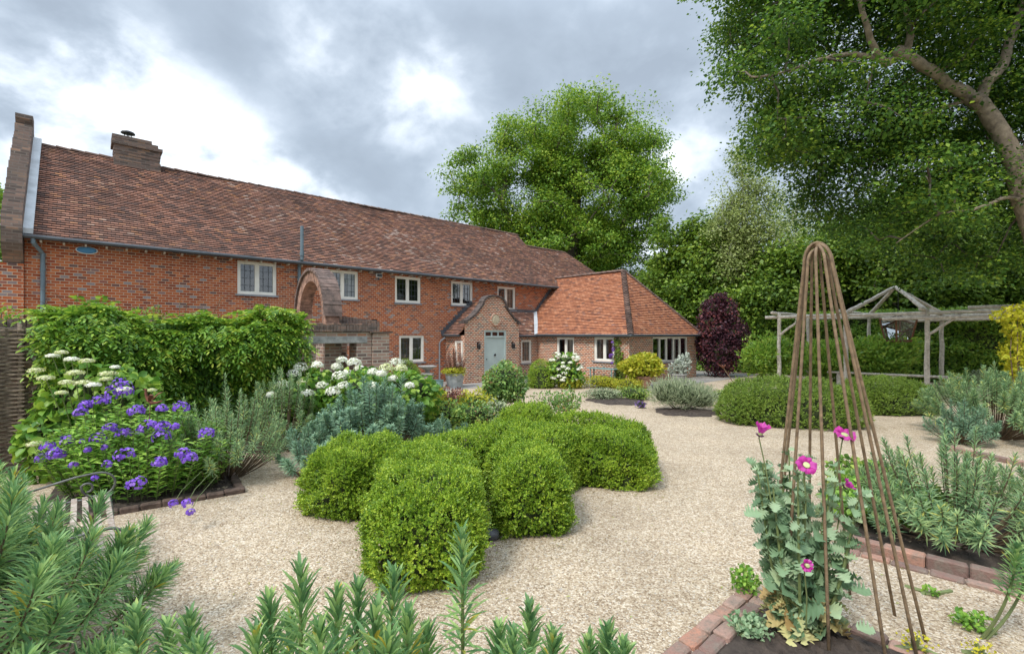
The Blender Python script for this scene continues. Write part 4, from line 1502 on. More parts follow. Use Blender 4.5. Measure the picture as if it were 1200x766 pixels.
for i in order:
    c = cl[i]
    A = np.array(nodes)
    j = int((np.linalg.norm(A - c, axis=1)).argmin())
    p = A[j]; L_ = np.linalg.norm(c - p)
    mid = (p + c) / 2 + g.normal(0, .06 * L_, 3) + np.array([0, 0, .08 * L_])
    r0 = .014 + .010 * L_
    bm_.tube([p, mid, c], [r0 * 1.4, r0, .010], 5, cap=False)
    nodes.append(mid); nodes.append(c)
bm_.build('limbs', M_BARK, big, smooth=True)
lpc = 400
ci = np.repeat(np.arange(len(cl)), lpc)
N_ = len(ci)
d = rdir(N_, g)
cs = .95 * np.exp(g.normal(0, .22, len(cl)))
off = d * (g.random(N_) ** .5 * cs[ci] * (1 + .35 * lump(d + ci[:, None] * .37, 3., 5)))[:, None] * np.array([1.15, 1.15, .36])
P = cl[ci] + off
P[:, 2] -= .18 * np.linalg.norm(off[:, :2], axis=1) ** 1.6
NN = nrm(UPV * .9 + .6 * rdir(N_, g) + .3 * d)
D = nrm(np.cross(NN, rdir(N_, g)) + d * .6 - UPV * .15)
s = np.exp(g.normal(0, .2, N_))
lbx.add(T_QUAD, P, D, NN, .097 * s, .066 * s)
lbx.build('crown', M_BIGT, big)


def simple_tree(name, label, px, Y, lobes_px, ncl, mat, bark, lpc, ls, cr, seed, trunk_h, tr, flat=.6, group=None, shell=.35, min_r=.02, droop=0.):
    o = Vector(((px - CX) / FPX * Y, Y, 0))
    lobes = [loc_lobe(a, b, rx, rz_, Y, ry, o, dy) for a, b, rx, rz_, ry, dy in lobes_px]
    pts = crown_pts(lobes, ncl, seed, shell)
    pts = pts[pts[:, 2] > .4]
    tk = [(0, 0, 0)] + [(np.sin(i * 1.7 + seed) * .15, np.cos(i + seed) * .15, trunk_h * i / 5) for i in range(1, 6)]
    return tree(name, label, o, pts, tk, mat, bark, lpc, ls, cr, seed, group, tr=tr, flat=flat, min_r=min_r, droop=droop)


BG = 'trees beyond the garden'
simple_tree('hornbeam_tree', 'dense green bushy tree beside the wing roof below the birch', 825, 29, [(802, 325, 46, 58, None, 0), (840, 308, 40, 46, None, 0), (880, 350, 50, 48, None, 0), (835, 370, 75, 48, None, 0), (790, 282, 22, 28, None, 0), (822, 275, 24, 22, None, 0)], 300, M_TREED, M_BARK, 260, .22, .95, 31, 6, .22, group=BG)
simple_tree('birch_tree', 'slender pale birch with wispy top beside the large overhanging tree', 872, 26.5, [(866, 205, 18, 44, None, 0), (882, 240, 30, 44, None, 0), (858, 270, 28, 44, None, 0), (896, 290, 32, 46, None, 0), (866, 310, 30, 30, None, 0)], 190, M_BIRCHL, M_BIRCH, 120, .13, .62, 33, 11, .10, flat=1.0, group=BG, min_r=.016, droop=.45)
simple_tree('birch_tree', 'thin half bare birch partly hidden by the rusty obelisk top', 935, 31, [(925, 250, 18, 40, None, 0), (945, 290, 26, 45, None, 0)], 50, M_BIRCHL, M_BIRCH, 90, .15, .7, 35, 11, .10, flat=.9, group=BG, min_r=.02, droop=.3)
simple_tree('maple_tree', 'dark leafy tree behind the purple smoke bush', 905, 26, [(895, 360, 52, 45, None, 0), (925, 325, 50, 42, None, 0), (965, 340, 50, 55, None, 1)], 200, M_TREED, M_BARK, 260, .2, .95, 37, 4, .2, group=BG)
simple_tree('maple_tree', 'dark leafy tree behind the pergola roof timbers', 1040, 25, [(1005, 305, 62, 52, None, 0), (1060, 290, 70, 60, None, 0), (1030, 350, 90, 50, None, 0)], 300, M_TREED, M_BARK, 240, .2, 1.0, 39, 5, .25, group=BG)
simple_tree('maple_tree', 'dark leafy tree filling the gap under the great limb at right edge', 1165, 24, [(1130, 310, 70, 58, None, 0), (1200, 290, 75, 66, None, 0), (1165, 350, 110, 55, None, 0)], 330, M_TREED, M_BARK, 240, .2, 1.0, 41, 5, .25, group=BG)
simple_tree('lime_tree', 'distant green tree showing left of the gable parapet', -6, 30, [(-14, 265, 24, 55, None, 0), (-30, 330, 50, 60, None, 0)], 80, M_OAK, M_BARK, 220, .2, .9, 43, 6, .25)
# a dark wood far beyond the hedge closes the view
tw = LB()
g = np.random.default_rng(8)
n = 70000
Xw = g.uniform(2, 95, n); Yw = g.uniform(46, 58, n); top = 9 + 2.2 * np.sin(Xw * .35) + 1.5 * np.sin(Xw * .9 + 1)
Zw = top * g.random(n) ** .7
tw.add(T_QUAD, np.stack([Xw, Yw, Zw], 1), rdir(n, g), rdir(n, g) + UPV * .5, .75 * np.exp(g.normal(0, .2, n)), .5)
tag(tw.build('woodland', M_TREED), 'far dark wood beyond the garden hedge', 'woodland', kind='stuff')

# purple smoke bush
sb = Vector(((843 - CX) / FPX * 22.5, 22.5, 0))
bush('smoke_bush', 'dark purple smoke bush standing right of the orange tiled wing', 'shrub', sb,
     [(0, 0, 1.2, .9, .9, 1.15), (-.35, 0, 2.3, .72, .7, .75), (-.25, .1, 3.2, .55, .5, .55), (.35, 0, 3.05, .5, .5, .6), (.55, 0, 2.1, .72, .7, .65), (-.65, .1, 1.5, .55, .6, .6), (.05, 0, 3.6, .28, .3, .32), (.85, 0, 1.3, .4, .5, .5)],
     330, .10, .085, M_SMOKE, amp=.32, jit=.26, k=5, core_f=.6, seed=3)

# ---------------------------------------------------------------- beech hedge behind the pergola
hp0, hp1 = Vector((10.6, 27.0)), Vector((24.5, 14.2))
hd = (hp1 - hp0).normalized(); hn = Vector((-hd.y, hd.x))
if hn.y > 0: hn = -hn
hl = (hp1 - hp0).length
t = thing('beech_hedge', 'tall clipped beech hedge forming a green wall behind the pergola', 'hedge', (hp0.x, hp0.y, 0), math.atan2(hd.y, hd.x))
g = np.random.default_rng(5)
n = 60000
Pu, Pz = g.uniform(0, hl, n), g.uniform(.05, 3.0, n)
Q = np.stack([Pu, np.zeros(n), Pz], 1)
sgn = -1 if hn.dot(Vector((hd.y, -hd.x))) > 0 else 1
dep = .18 * lump(Q, 1.6, 3) + .1 * lump(Q, 4, 4) - np.abs(g.normal(0, .12, n))
Q[:, 1] = sgn * (.55 + dep)
topm = g.random(n) < .12
Q[topm, 2] = 3.0 + .1 * lump(Q[topm], 3, 9); Q[topm, 1] = g.uniform(-.5, .5, topm.sum())
lb = LB()
NN = nrm(np.array([0, sgn * .7, .75]) + .6 * rdir(n, g))
D = nrm(np.array([0, sgn * .5, -.35]) + .8 * rdir(n, g))
lb.add(T_QUAD, Q, D, NN, .12 * np.exp(g.normal(0, .2, n)), .075)
lb.build('leaves', M_BEECH, t)
m = MB(); m.box(0, hl, -.36, .36, 0, 2.85); m.build('inner_growth', M_BOXCORE, t)

# ---------------------------------------------------------------- pergola
PA = Vector((14.2, 16.35, 0)); pdir = Vector((10.9, 19.5, 0)) - PA
pln = pdir.length; pdir.normalize()          # runs away to the left
pb = d1.copy()
perg = thing('pergola', 'rustic pale pole pergola with open peaked centre bay', 'pergola', PA)


def pp(a, b, z): return pdir * a + pb * b + Vector((0, 0, z))


def pole(m, p, q, r=.075, seed=0):
    g_ = random.Random(seed)
    k = 9
    pts = []
    for i in range(k + 1):
        s = i / k
        pts.append(p.lerp(q, s) + Vector((g_.uniform(-1, 1), g_.uniform(-1, 1), g_.uniform(-1, 1))) * r * .22)
    m.tube(pts, [r * (1.08 - .2 * i / k) * g_.uniform(.93, 1.07) for i in range(k + 1)], 9)


BD = 3.6
sd_ = 0
for a in (pln, 2.3, 0, -3.4):
    for b in (0, BD):
        m = MB(); pole(m, pp(a, b, 0), pp(a, b, 2.86 + (.25 if a == -3.4 else 0)), .075, sd_); sd_ += 1
        m.build('post', M_POLE, perg, smooth=True)
for b in (0, BD):
    m = MB(); pole(m, pp(pln + .5, b, 2.70), pp(-2.3, b, 2.74), .062, sd_); m.build('beam', M_POLE, perg, smooth=True); sd_ += 1
    m = MB(); pole(m, pp(-1.0, b + .12, 2.88), pp(-5.5, b + .12, 2.86), .058, sd_); m.build('beam', M_POLE, perg, smooth=True); sd_ += 1
    m = MB(); pole(m, pp(1.2, b - .10, 2.54), pp(-4.8, b - .10, 2.60), .052, sd_); m.build('beam', M_POLE, perg, smooth=True); sd_ += 1
for a in (pln, 2.3, 0, -3.4):
    m = MB(); pole(m, pp(a + .12, -.4, 2.86), pp(a + .12, BD + .4, 2.86), .055, sd_); m.build('cross_pole', M_POLE, perg, smooth=True); sd_ += 1
apx = pp(1.15, BD / 2, 3.78)
for a, b in ((0, 0), (2.3, 0), (0, BD), (2.3, BD)):
    m = MB(); pole(m, pp(a, b, 2.80), apx + Vector((random.uniform(-.05, .05), 0, random.uniform(-.02, .04))), .07, sd_); m.build('rafter', M_POLE, perg, smooth=True); sd_ += 1
for a, s_ in ((pln, -1), (0, -1), (-3.4, 1)):
    m = MB(); pole(m, pp(a, -.02, 1.95), pp(a + s_ * .85, -.02, 2.66), .045, sd_); m.build('brace', M_POLE, perg, smooth=True); sd_ += 1

# hanging lantern
t = thing('hanging_lantern', 'large glazed wooden lantern hanging on a chain in the pergola', 'lantern', PA + apx - Vector((0, 0, apx.z)) + Vector((.12, 0, 1.72)))
m = MB()
wt, wb_, hh = .40, .27, .86
cs = []
for sx, sy in ((-1, -1), (1, -1), (1, 1), (-1, 1)):
    m.tube([(sx * wb_, sy * wb_, 0), (sx * wt, sy * wt, hh)], .042, 4)
for w, z in ((wb_, .02), (wt, hh)):
    q = [(-w, -w, z), (w, -w, z), (w, w, z), (-w, w, z), (-w, -w, z)]
    for i in range(4): m.tube([q[i], q[i + 1]], .04, 4)
m.build('frame', plain('lantern_wood', (.22, .10, .05), .8, var=.3, scale=8), t)
for i, (sx, sy, tx, ty) in enumerate(((-1, -1, 1, -1), (1, -1, 1, 1), (1, 1, -1, 1), (-1, 1, -1, -1))):
    m = MB(); m.face([(sx * wb_, sy * wb_, .03), (tx * wb_, ty * wb_, .03), (tx * wt, ty * wt, hh - .02), (sx * wt, sy * wt, hh - .02)]); m.build('pane', M_GLASSL, t)
m = MB(); m.tube([(0, 0, hh + .02), (0, 0, apx.z - 1.80)], .012, 6)
m.tube([(-wt, 0, hh), (0, 0, hh + .16), (wt, 0, hh)], .014, 5)
m.build('chain', M_BLACK, t)

# long low bench inside the pergola
bq = PA + pdir * 2.9 + pb * .9
t = thing('long_bench', 'long weathered plank bench standing inside the pergola', 'bench', (bq.x, bq.y, 0), math.atan2(-pdir.y, -pdir.x))
m = MB(); m.bbox(-.2, 3.7, -.2, .2, .47, .54, .012, jit=.012); m.build('seat', M_POLE, t)
for x in (.1, 1.8, 3.3):
    m = MB(); m.bbox(x, x + .16, -.14, .14, 0, .468, .012, jit=.01); m.build('leg', M_POLE, t)
m = MB(); m.bbox(.2, 3.4, -.03, .03, .14, .2, .01); m.build('stretcher', M_POLE, t)

# shrubs growing in and around the pergola
for px, Y, w, h, lab in ((900, 20.4, 1.0, 1.9, 'glossy green shrub at the far left post of the pergola'), (972, 19.6, 1.15, 1.8, 'glossy green shrub seen through the rusty obelisk rods'),
                         (1036, 18.9, 1.15, 2.0, 'glossy green shrub below the hanging lantern')):
    q = Vector(((px - CX) / FPX * Y, Y, 0))
    bush('magnolia_shrub', lab, 'shrub', q, [(0, 0, h * .62, w, w, h * .38), (-.4 * w, .1, h * .5, w * .6, w * .6, h * .3), (.5 * w, -.1, h * .68, w * .6, w * .5, h * .28), (0, 0, h * .3, w * .7, w * .6, h * .28)],
         150, .15, .07, M_MAGN, tm=T_OVAL, amp=.35, jit=.30, k=4, core=False, group='glossy shrubs in the pergola', up=.4, out=.7, seed=int(px))
q = Vector(((1190 - CX) / FPX * 12.6, 12.6, 0))
bush('golden_climber', 'golden leaved climber hanging on the right pergola post', 'climber', q,
     [(.05, 0, 2.2, .3, .3, .45), (.2, .1, 1.5, .36, .35, .55), (.25, 0, .8, .34, .35, .5), (-.25, 0, 2.5, .32, .2, .16), (.4, 0, 2.6, .5, .3, .22)], 260, .085, .075, M_HOP, amp=.3, jit=.25, k=4, core=False, seed=77)
for px, py, r_, lab in ((1118, 452, .3, 'yellow green perennial at the foot of the pergola bench'), (1150, 452, .38, 'pale grassy perennial behind the far right euphorbia')):
    q = G(px, py)
    bush('perennial_plant', lab, 'plant', q, [(0, 0, r_ * .8, r_, r_, r_ * .8), (r_, .1, r_ * .6, r_ * .8, r_ * .8, r_ * .6)], 700, .07, .03, M_YEL if px < 1130 else M_GREY, amp=.3, jit=.3, core=False, seed=px)

# ---------------------------------------------------------------- clipped box, right of the gravel court
c1 = Vector((6.25, 10.8)); c2 = Vector((9.65, 12.3))
superell_hedge('box_hedge', 'long clipped box mound behind the rusty obelisk', (c1.x, c1.y), (1, -.2), (1.6, .85, .95), 2.7, 4500, .034, .022, M_BOXD, 'clipped box mounds by the pergola', .09, 3, 51)
superell_hedge('box_hedge', 'shorter clipped box mound in front of the pergola bench', (c2.x, c2.y), (1, -.12), (1.05, .8, .88), 2.6, 4500, .034, .022, M_BOXD, 'clipped box mounds by the pergola', .08, 3, 52)
q = G(895, 494)
lb = LB()

# ---------------------------------------------------------------- clipped box knot in the middle
BG2 = 'clipped box knot in the gravel'
KN = [
    ('left rounded end of the box knot nearest the blue euphorbia', (-1.80, 5.66), (.5, 1), (.62, .50, .75)),
    ('big rounded front lobe of the box knot nearest the camera', (-.78, 4.58), (-.10, 1), (1.02, .52, .81)),
    ('rounded lobe of the box knot in the middle of its right side', (.17, 5.26), (-.12, 1), (.66, .42, .76)),
    ('right hand rounded lobe of the box knot out on the gravel', (1.28, 6.52), (1, -.30), (.64, .42, .69)),
    ('clipped spine along the back of the box knot', (-.55, 6.25), d1, (1.50, .40, .74)),
    ('rear round ball of the box knot nearest the house', (.22, 7.65), d1, (.46, .42, .87)),
    ('right rear arm of the box knot behind its right lobe', (1.20, 7.40), (1, -.50), (1.0, .33, .73)),
    ('central cross piece of the box knot between its lobes', (.42, 6.30), d1, (.90, .40, .74)),
]
for i, (lab, c, ax, hf) in enumerate(KN):
    superell_hedge('box_hedge', lab, c, ax, hf, 3.4, 13500, .025, .017, M_BOX, BG2, .06, 5, 60 + i)
# flint at its foot
t = MB()
sphere_core(t, (0, 0, .05), (.09, .07, .06), .15, 3, 4, 12, 8, -.01, 1)
o = t.build('flint_stone', M_COBBLE, smooth=True, loc=G(575, 632))
tag(o, 'dark flint stone at the foot of the box hedge', 'stone')

# fallen leaves and clippings round the hedges and along the beds
lb = LB(); g = np.random.default_rng(55)
n = 1500
cc_ = np.array([c for _, c, _, _ in KN])[g.integers(len(KN), size=n)]
th = g.uniform(0, 6.28, n); rr_ = .55 + np.abs(g.normal(0, .3, n))
P = np.stack([cc_[:, 0] + np.cos(th) * rr_, cc_[:, 1] + np.sin(th) * rr_, np.full(n, .012)], 1)
n2 = 900
Y2 = g.uniform(2.6, 13, n2)
P = np.concatenate([P, np.stack([g.uniform(-.8, 1., n2) * Y2, Y2, np.full(n2, .012)], 1)])
n = len(P)
lb.add(T_QUAD, P, rdir(n, g) * np.array([1, 1, .15]), UPV + .35 * rdir(n, g), .024 * np.exp(g.normal(0, .3, n)), .013)
tag(lb.build('leaf_litter', leafmat('litter_leaf', [(0, (.10, .07, .035)), (.6, (.20, .14, .06)), (1, (.18, .22, .04))], .1, .8)), 'dry fallen leaves and box clippings on the gravel', 'leaf litter', kind='stuff')

# ---------------------------------------------------------------- planting
# wisteria over the garden wall
wis = thing('wisteria', 'wisteria with drooping leaflets smothering the left part of the garden wall', 'climber', O1, HA)
g = np.random.default_rng(14)
lb = LB()
n = 2600
tt = g.uniform(.52, 4.35, n)
face = g.random(n)
top_h = 2.22 + .10 * np.sin(tt * 2.1) + .07 * np.sin(tt * 5.3 + 1)
topm = face < .42
sl_ = g.random(n)
zz = np.where(topm, top_h + g.normal(0, .07, n), top_h - 1.75 * sl_ ** 1.0)
bulge = .42 * np.exp(-((top_h - zz - .35) / .45) ** 2) + .13 * np.sin(tt * 3.1 + zz * 2.3)
bb = np.where(topm, GB + .1 - .6 * g.random(n) + .3 * g.random(n), GB - .12 - bulge - .15 * g.random(n))
# the foliage thins towards the open end of the wall
keep = (zz > .25) & ~((tt > 3.7) & (zz < 1.25 + .5 * g.random(n)))
tt, zz, bb, topm = tt[keep], zz[keep], bb[keep], topm[keep]
n = len(tt)
P0 = np.stack([tt, bb, zz], 1)
A = np.stack([g.normal(0, .55, n), -.75 - .3 * g.random(n), np.where(topm, .35, -.25) + g.normal(0, .4, n)], 1)
A = nrm(A)
nl = 11
for q in range(nl):
    s = .15 + .85 * (q // 2) / (nl // 2)
    Lr = .26
    Pq = P0 + A * (s * Lr) - np.array([0, 0, 1]) * (.10 * s * s)
    side = nrm(np.cross(A, UPV)) * (1 if q % 2 else -1)
    if q == nl - 1: Dq = nrm(A - UPV * .5)
    else: Dq = nrm(side * .85 + A * .5 - UPV * .35)
    NN = nrm(np.cross(A, nrm(np.cross(A, UPV))) * -1 + .35 * rdir(n, g)); NN *= np.sign(NN[:, 2:3] + 1e-6)
    lb.add(T_OVAL, Pq, Dq, NN, .085 * np.exp(g.normal(0, .15, n)), .034)
lb.build('leaflets', M_WIST, wis)
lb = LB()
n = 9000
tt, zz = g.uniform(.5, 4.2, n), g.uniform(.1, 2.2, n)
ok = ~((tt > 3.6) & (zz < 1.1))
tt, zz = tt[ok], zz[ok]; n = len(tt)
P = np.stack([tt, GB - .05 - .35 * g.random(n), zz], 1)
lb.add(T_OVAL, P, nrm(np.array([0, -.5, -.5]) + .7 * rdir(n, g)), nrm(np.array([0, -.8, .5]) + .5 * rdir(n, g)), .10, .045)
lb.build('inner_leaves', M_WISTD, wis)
m = MB()
for k in range(16):
    x = g.uniform(.3, 4.3); z = 2.3 + g.uniform(0, .1)
    y = GB + g.uniform(-.4, .1)
    dx, dz = g.normal(0, .25), g.uniform(.15, .4)
    m.tube([(x, y, z), (x + dx * .5, y - .05, z + dz * .8), (x + dx, y - .1, z + dz)], [.005, .004, .002], 4)
for x in (.7, 1.9, 3.2): m.tube([(x, GB - .1, 0), (x + .1, GB - .12, .8), (x - .05, GB - .1, 1.6), (x + .3, GB - .05, 2.15)], [.045, .04, .03, .02], 7)
m.build('vines', M_STEMB, wis)
# evergreen against the house wall just above
for px, lab in ((178, 'dark shrub top against the house wall above the wisteria'), (300, 'dark shrub top under the left upper window')):
    Y = 11.6 if px < 200 else 13.2
    q = Vector(((px - CX) / FPX * Y, Y, 0))
    bush('evergreen_shrub', lab, 'shrub', q, [(0, 0, 1.5, .75, .5, 1.22 if px < 200 else 1.05), (.7, .5, 1.3, .7, .5, 1.15), (-.6, -.5, 1.3, .6, .5, 1.1)], 420, .07, .035, M_BOXD, amp=.2, jit=.2, seed=px)

# wattle hurdle at the left edge
wq = Vector((-6.98, 6.88, 0))
t = thing('wattle_hurdle', 'woven wattle hurdle panel with a split post at left edge', 'fence', wq, HA + math.pi)
for x in (.06, .42, .80, 1.2):
    m = MB(); pole(m, Vector((x, 0, 0)), Vector((x + .01, 0, 2.16)), .035, int(x * 50)); m.build('post', M_WATTLE, t, smooth=True)
m = MB()
rr = random.Random(3)
for k in range(72):
    z = .06 + k * .0285
    ph = (k % 2) * math.pi
    pts = [(-rr.uniform(.0, .07), rr.uniform(-.03, .03), z)]
    for i in range(16):
        x = .03 + i * .08
        pts.append((x, .05 * math.cos(x / .38 * math.pi + ph), z + rr.uniform(-.007, .007)))
    m.tube(pts, rr.uniform(.011, .016), 5)
m.build('woven_rods', M_WATTLE, t)
q = Vector((-7.75, 7.2, 0))
bush('climbing_rose', 'climbing rose trailing over the wattle hurdle', 'climber', q, [(0, -.1, 2.2, .4, .3, .25), (.2, -.3, 2.05, .3, .2, .2), (-.3, .0, 1.9, .4, .3, .4)], 300, .06, .035, M_WIST, core=False, amp=.3, jit=.3, seed=12)


def head_dome(lb, c, r, g, n=90, fl=.022, flat=.7, upd=1.0):
    d = rdir(n, g)
    d[:, 2] = np.abs(d[:, 2]) * 1.2 - .35
    d = nrm(d)
    P = np.asarray(c) + d * np.array([r, r, r * flat]) * (1 + .06 * g.normal(size=(n, 1)))
    lb.add(T_SQ, P, np.cross(d, rdir(n, g)), d + .25 * rdir(n, g), fl, fl)


def hydrangea(label, loc, lobes, heads, mat_f, leafL=.13, dens=190, r=(.08, .13), seed=0, fl=.024, group='white hydrangeas', n=90, flat=.65, name='hydrangea'):
    t = bush(name, label, 'shrub', loc, lobes, dens, leafL, leafL * .75, M_HYD, tm=T_OVAL, amp=.18, jit=.16, up=-.1, out=.55, seed=seed, group=group, core_f=.72)
    g = np.random.default_rng(seed + 9)
    sm = MB()
    for p in heads:
        lb = LB()
        rad = g.uniform(*r)
        head_dome(lb, p, rad, g, n, fl, flat)
        mf = mat_f[int(g.integers(len(mat_f)))] if isinstance(mat_f, list) else mat_f
        lb.build('flower_head', mf, t)
        sm.tube([(p[0] * .6, p[1] * .6, max(0, p[2] - .6)), (p[0], p[1], p[2] - .02)], [.006, .005], 5)
    sm.build('flower_stems', M_STEMG, t)
    return t


# hydrangea in the corner by the hurdle: heads placed over the bush surface
hq = Vector((-5.95, 6.75, 0))
hd_ = []
for px, py, Y in ((42, 434, 6.5), (88, 437, 6.3), (78, 448, 6.1), (72, 413, 6.5), (62, 417, 6.6), (84, 421, 6.5), (102, 423, 6.5), (54, 443, 6.3), (98, 449, 6.2), (110, 451, 6.15), (125, 444, 6.3), (135, 430, 6.4), (72, 460, 6.0), (146, 456, 6.1), (127, 438, 6.5), (40, 520, 5.9), (178, 457, 6.3)):
    p = AT(px, py, Y) - hq; hd_.append(tuple(p))
hydrangea('hydrangea with flat cream heads in the corner by the wattle hurdle', hq, [(-.15, .05, .95, .52, .42, .66), (.4, .1, .85, .5, .42, .62), (-.3, -.1, .5, .45, .4, .45), (.25, -.1, .45, .6, .42, .42)],
          hd_, [M_HYDF, M_HYDC, M_HYDC, M_HYDC], seed=5, leafL=.115, dens=300, r=(.05, .10), flat=.42, fl=.019, n=150)
# the white hydrangea bank before the arch
hq = Vector((-3.0, 9.3, 0))
hd_ = []
g = np.random.default_rng(77)
for px, py in ((312, 453), (323, 437), (331, 451), (345, 438), (352, 431), (356, 448), (367, 441), (372, 428), (378, 452), (383, 437), (392, 446), (395, 430), (403, 452), (407, 437), (414, 444), (421, 432), (425, 450), (437, 436), (432, 442), (447, 438), (440, 455), (453, 432), (461, 444), (360, 461), (437, 452), (464, 425), (470, 432), (343, 426), (318, 463), (401, 422), (415, 425), (390, 459), (345, 459), (480, 452), (372, 441), (398, 441), (428, 438)):
    Y = 9.0 + g.uniform(-.5, .7) + (445 - py) * .012
    hd_.append(tuple(AT(px, py, Y) - hq))
hydrangea('wide bank of white mophead hydrangea in front of the brick arch', hq, [(-.9, 0, .75, .75, .6, .52), (0, 0, .78, .8, .65, .55), (.85, .1, .75, .75, .6, .5), (.3, -.4, .5, .9, .5, .42), (-1.0, -.3, .45, .6, .5, .42)],
          hd_, [M_HYDF, M_HYDF, M_HYDF, M_HYDC], seed=15, r=(.085, .14), flat=.75, fl=.03, n=110)
# hydrangea against the wing
hq = Vector((1.95, 17.9, 0))
hd_ = []
for i in range(38):
    a = g.uniform(2.6, 6.8); z = g.uniform(.25, 1.3)
    rr_ = .62 * math.sqrt(max(.1, 1 - ((z - .6) / .8) ** 2))
    hd_.append((math.cos(a) * rr_ + .05, math.sin(a) * rr_ * .9, z))
hydrangea('rounded white flowering hydrangea against the orange roofed wing', hq, [(0, 0, .65, .58, .5, .6), (.25, -.1, .4, .5, .45, .4)], hd_, M_HYDF, .11, 200, (.07, .11), 25, .035, n=50)

# violet phlox bed
pq = Vector((-4.75, 6.25, 0))
t = thing('phlox', 'violet flowering phlox clump in the left bed beside the iron bench', 'plant', pq, 0)
g = np.random.default_rng(33)
lb = LB(); sm = MB()
tips = []
for i in range(210):
    a = g.uniform(0, 6.28); r = math.sqrt(g.random())
    x, y = math.cos(a) * r * 1.12, math.sin(a) * r * .78 - .12
    h = (1.12 - .55 * r ** 2) * g.uniform(.82, 1.12)
    b = np.array([x * .75, y * .75, 0]); tp = np.array([x * 1.06, y * 1.06, h])
    sm.tube([b, (b + tp) / 2 + g.normal(0, .02, 3), tp], [.006, .005, .003], 4)
    tips.append(tp)
    k = 26
    s = np.linspace(.12, .97, k)[:, None]
    P = b * (1 - s) + tp * s
    an = np.arange(k) * 1.571 + g.uniform(0, 6) + g.normal(0, .3, k)
    rad_ = np.stack([np.cos(an), np.sin(an), np.full(k, .35)], 1)
    lb.add(T_OVAL, P, rad_, np.stack([np.zeros(k), np.zeros(k), np.ones(k)], 1) + .3 * rdir(k, g), .105 * g.uniform(.7, 1.2, k), .040)
lb.build('leaves', M_PHLOX, t); sm.build('stems', M_STEMG, t)
pos = [AT(px, py, Y) - pq for px, py, Y in ((140, 455, 6.5), (133, 462, 6.5), (147, 458, 6.4), (100, 475, 6.3), (116, 471, 6.3), (95, 484, 6.2), (160, 482, 6.1), (173, 500, 6), (78, 516, 5.9), (56, 524, 5.9), (50, 537, 5.9), (66, 532, 5.8), (70, 533, 5.8), (115, 514, 6), (129, 502, 6), (145, 508, 6),
                                       (191, 500, 6), (189, 512, 6), (190, 479, 6.2), (212, 478, 6.2), (242, 508, 6), (222, 537, 5.7), (214, 532, 5.7), (160, 567, 5.5), (146, 534, 5.6), (187, 542, 5.6), (111, 560, 5.5), (125, 544, 5.6), (97, 517, 5.9), (162, 506, 6), (205, 500, 6), (86, 545, 5.6), (103, 527, 5.7), (122, 524, 5.8), (203, 590, 5.2), (223, 600, 5.05), (219, 590, 5.1), (180, 497, 6), (124, 470, 6.3))]
for i, p in enumerate(pos):
    p = (p + pq - co.location) * .955 - pq + co.location
    l2 = LB()
    big_ = i < 26
    head_dome(l2, tuple(p), g.uniform(.065, .10) if big_ else g.uniform(.03, .055), g, 46 if big_ else 18, .028, .9 if i > 2 else 1.5)
    if 33 < i < 37:      # the heads that hang out over the edging
        m = MB(); q_ = np.array(p); m.tube([q_, q_ * np.array([.93, .8, 1]) + np.array([0, 0, .06]), q_ * np.array([.8, .35, 1]) + np.array([0, 0, .10]), np.array([q_[0] * .6, .0, .05])], [.003, .004, .004, .005], 4); m.build('trailing_stem', M_STEMG, t)
    l2.build('flower_head', M_PHLOXF, t)

# euphorbias (each its own clump)
euphorbia('loose blue green euphorbia right behind the violet phlox', (-4.05, 6.75, 0), 95, 1.12, .98, .088, .0115, 40, M_EUPH, .42, 101)
euphorbia('upright euphorbia with bare red stems at the path bend', (-3.95, 8.2, 0), 55, 1.35, .62, .095, .012, 40, M_EUPH, .36, 102, hv=.1)
euphorbia('dense blue euphorbia mound behind the box knot', (-2.15, 7.35, 0), 130, 1.15, .98, .115, .019, 50, M_EUPHB, .34, 103, hv=.10, tipang=.8)
euphorbia('small blue euphorbia spilling out beside the box knot left end', (-2.75, 6.7, 0), 45, .68, .55, .10, .016, 40, M_EUPHB, .45, 104)
euphorbia('small blue euphorbia at the right tail of the blue mound', (-1.1, 7.9, 0), 26, .6, .45, .10, .016, 40, M_EUPHB, .45, 105)
euphorbia('broad green euphorbia in the brick edged bed at right', (4.30, 4.65, 0), 125, .82, .95, .105, .0125, 36, M_EUPH, .45, 106, tall=.07)
euphorbia('green euphorbia cut by the right edge beyond the brick bed', (5.75, 4.95, 0), 70, .66, .6, .095, .0125, 40, M_EUPH, .45, 107)
euphorbia('large grey green euphorbia mound before the golden climber', (9.45, 9.35, 0), 190, 1.25, 1.32, .115, .0155, 40, M_EUPH, .34, 108, hv=.08)
euphorbia('smaller euphorbia spilling at the left foot of the far right mound', (8.25, 8.75, 0), 50, .68, .55, .10, .015, 36, M_EUPHB, .5, 109)
# close to the camera
FG = dict(tm=T_LIN, leafy=.40, group='euphorbias closest to the camera')
euphorbia('big leafy euphorbia filling the bottom left corner', (-2.98, 2.30, 0), 110, 1.13, 1.15, .14, .0115, 66, M_EUPHN, seed=110, hv=.10, tipang=.42, **FG)
euphorbia('euphorbia sprawling past the left picture edge', (-3.75, 3.0, 0), 56, 1.10, .80, .135, .0115, 62, M_EUPHN, seed=111, hv=.1, **FG)


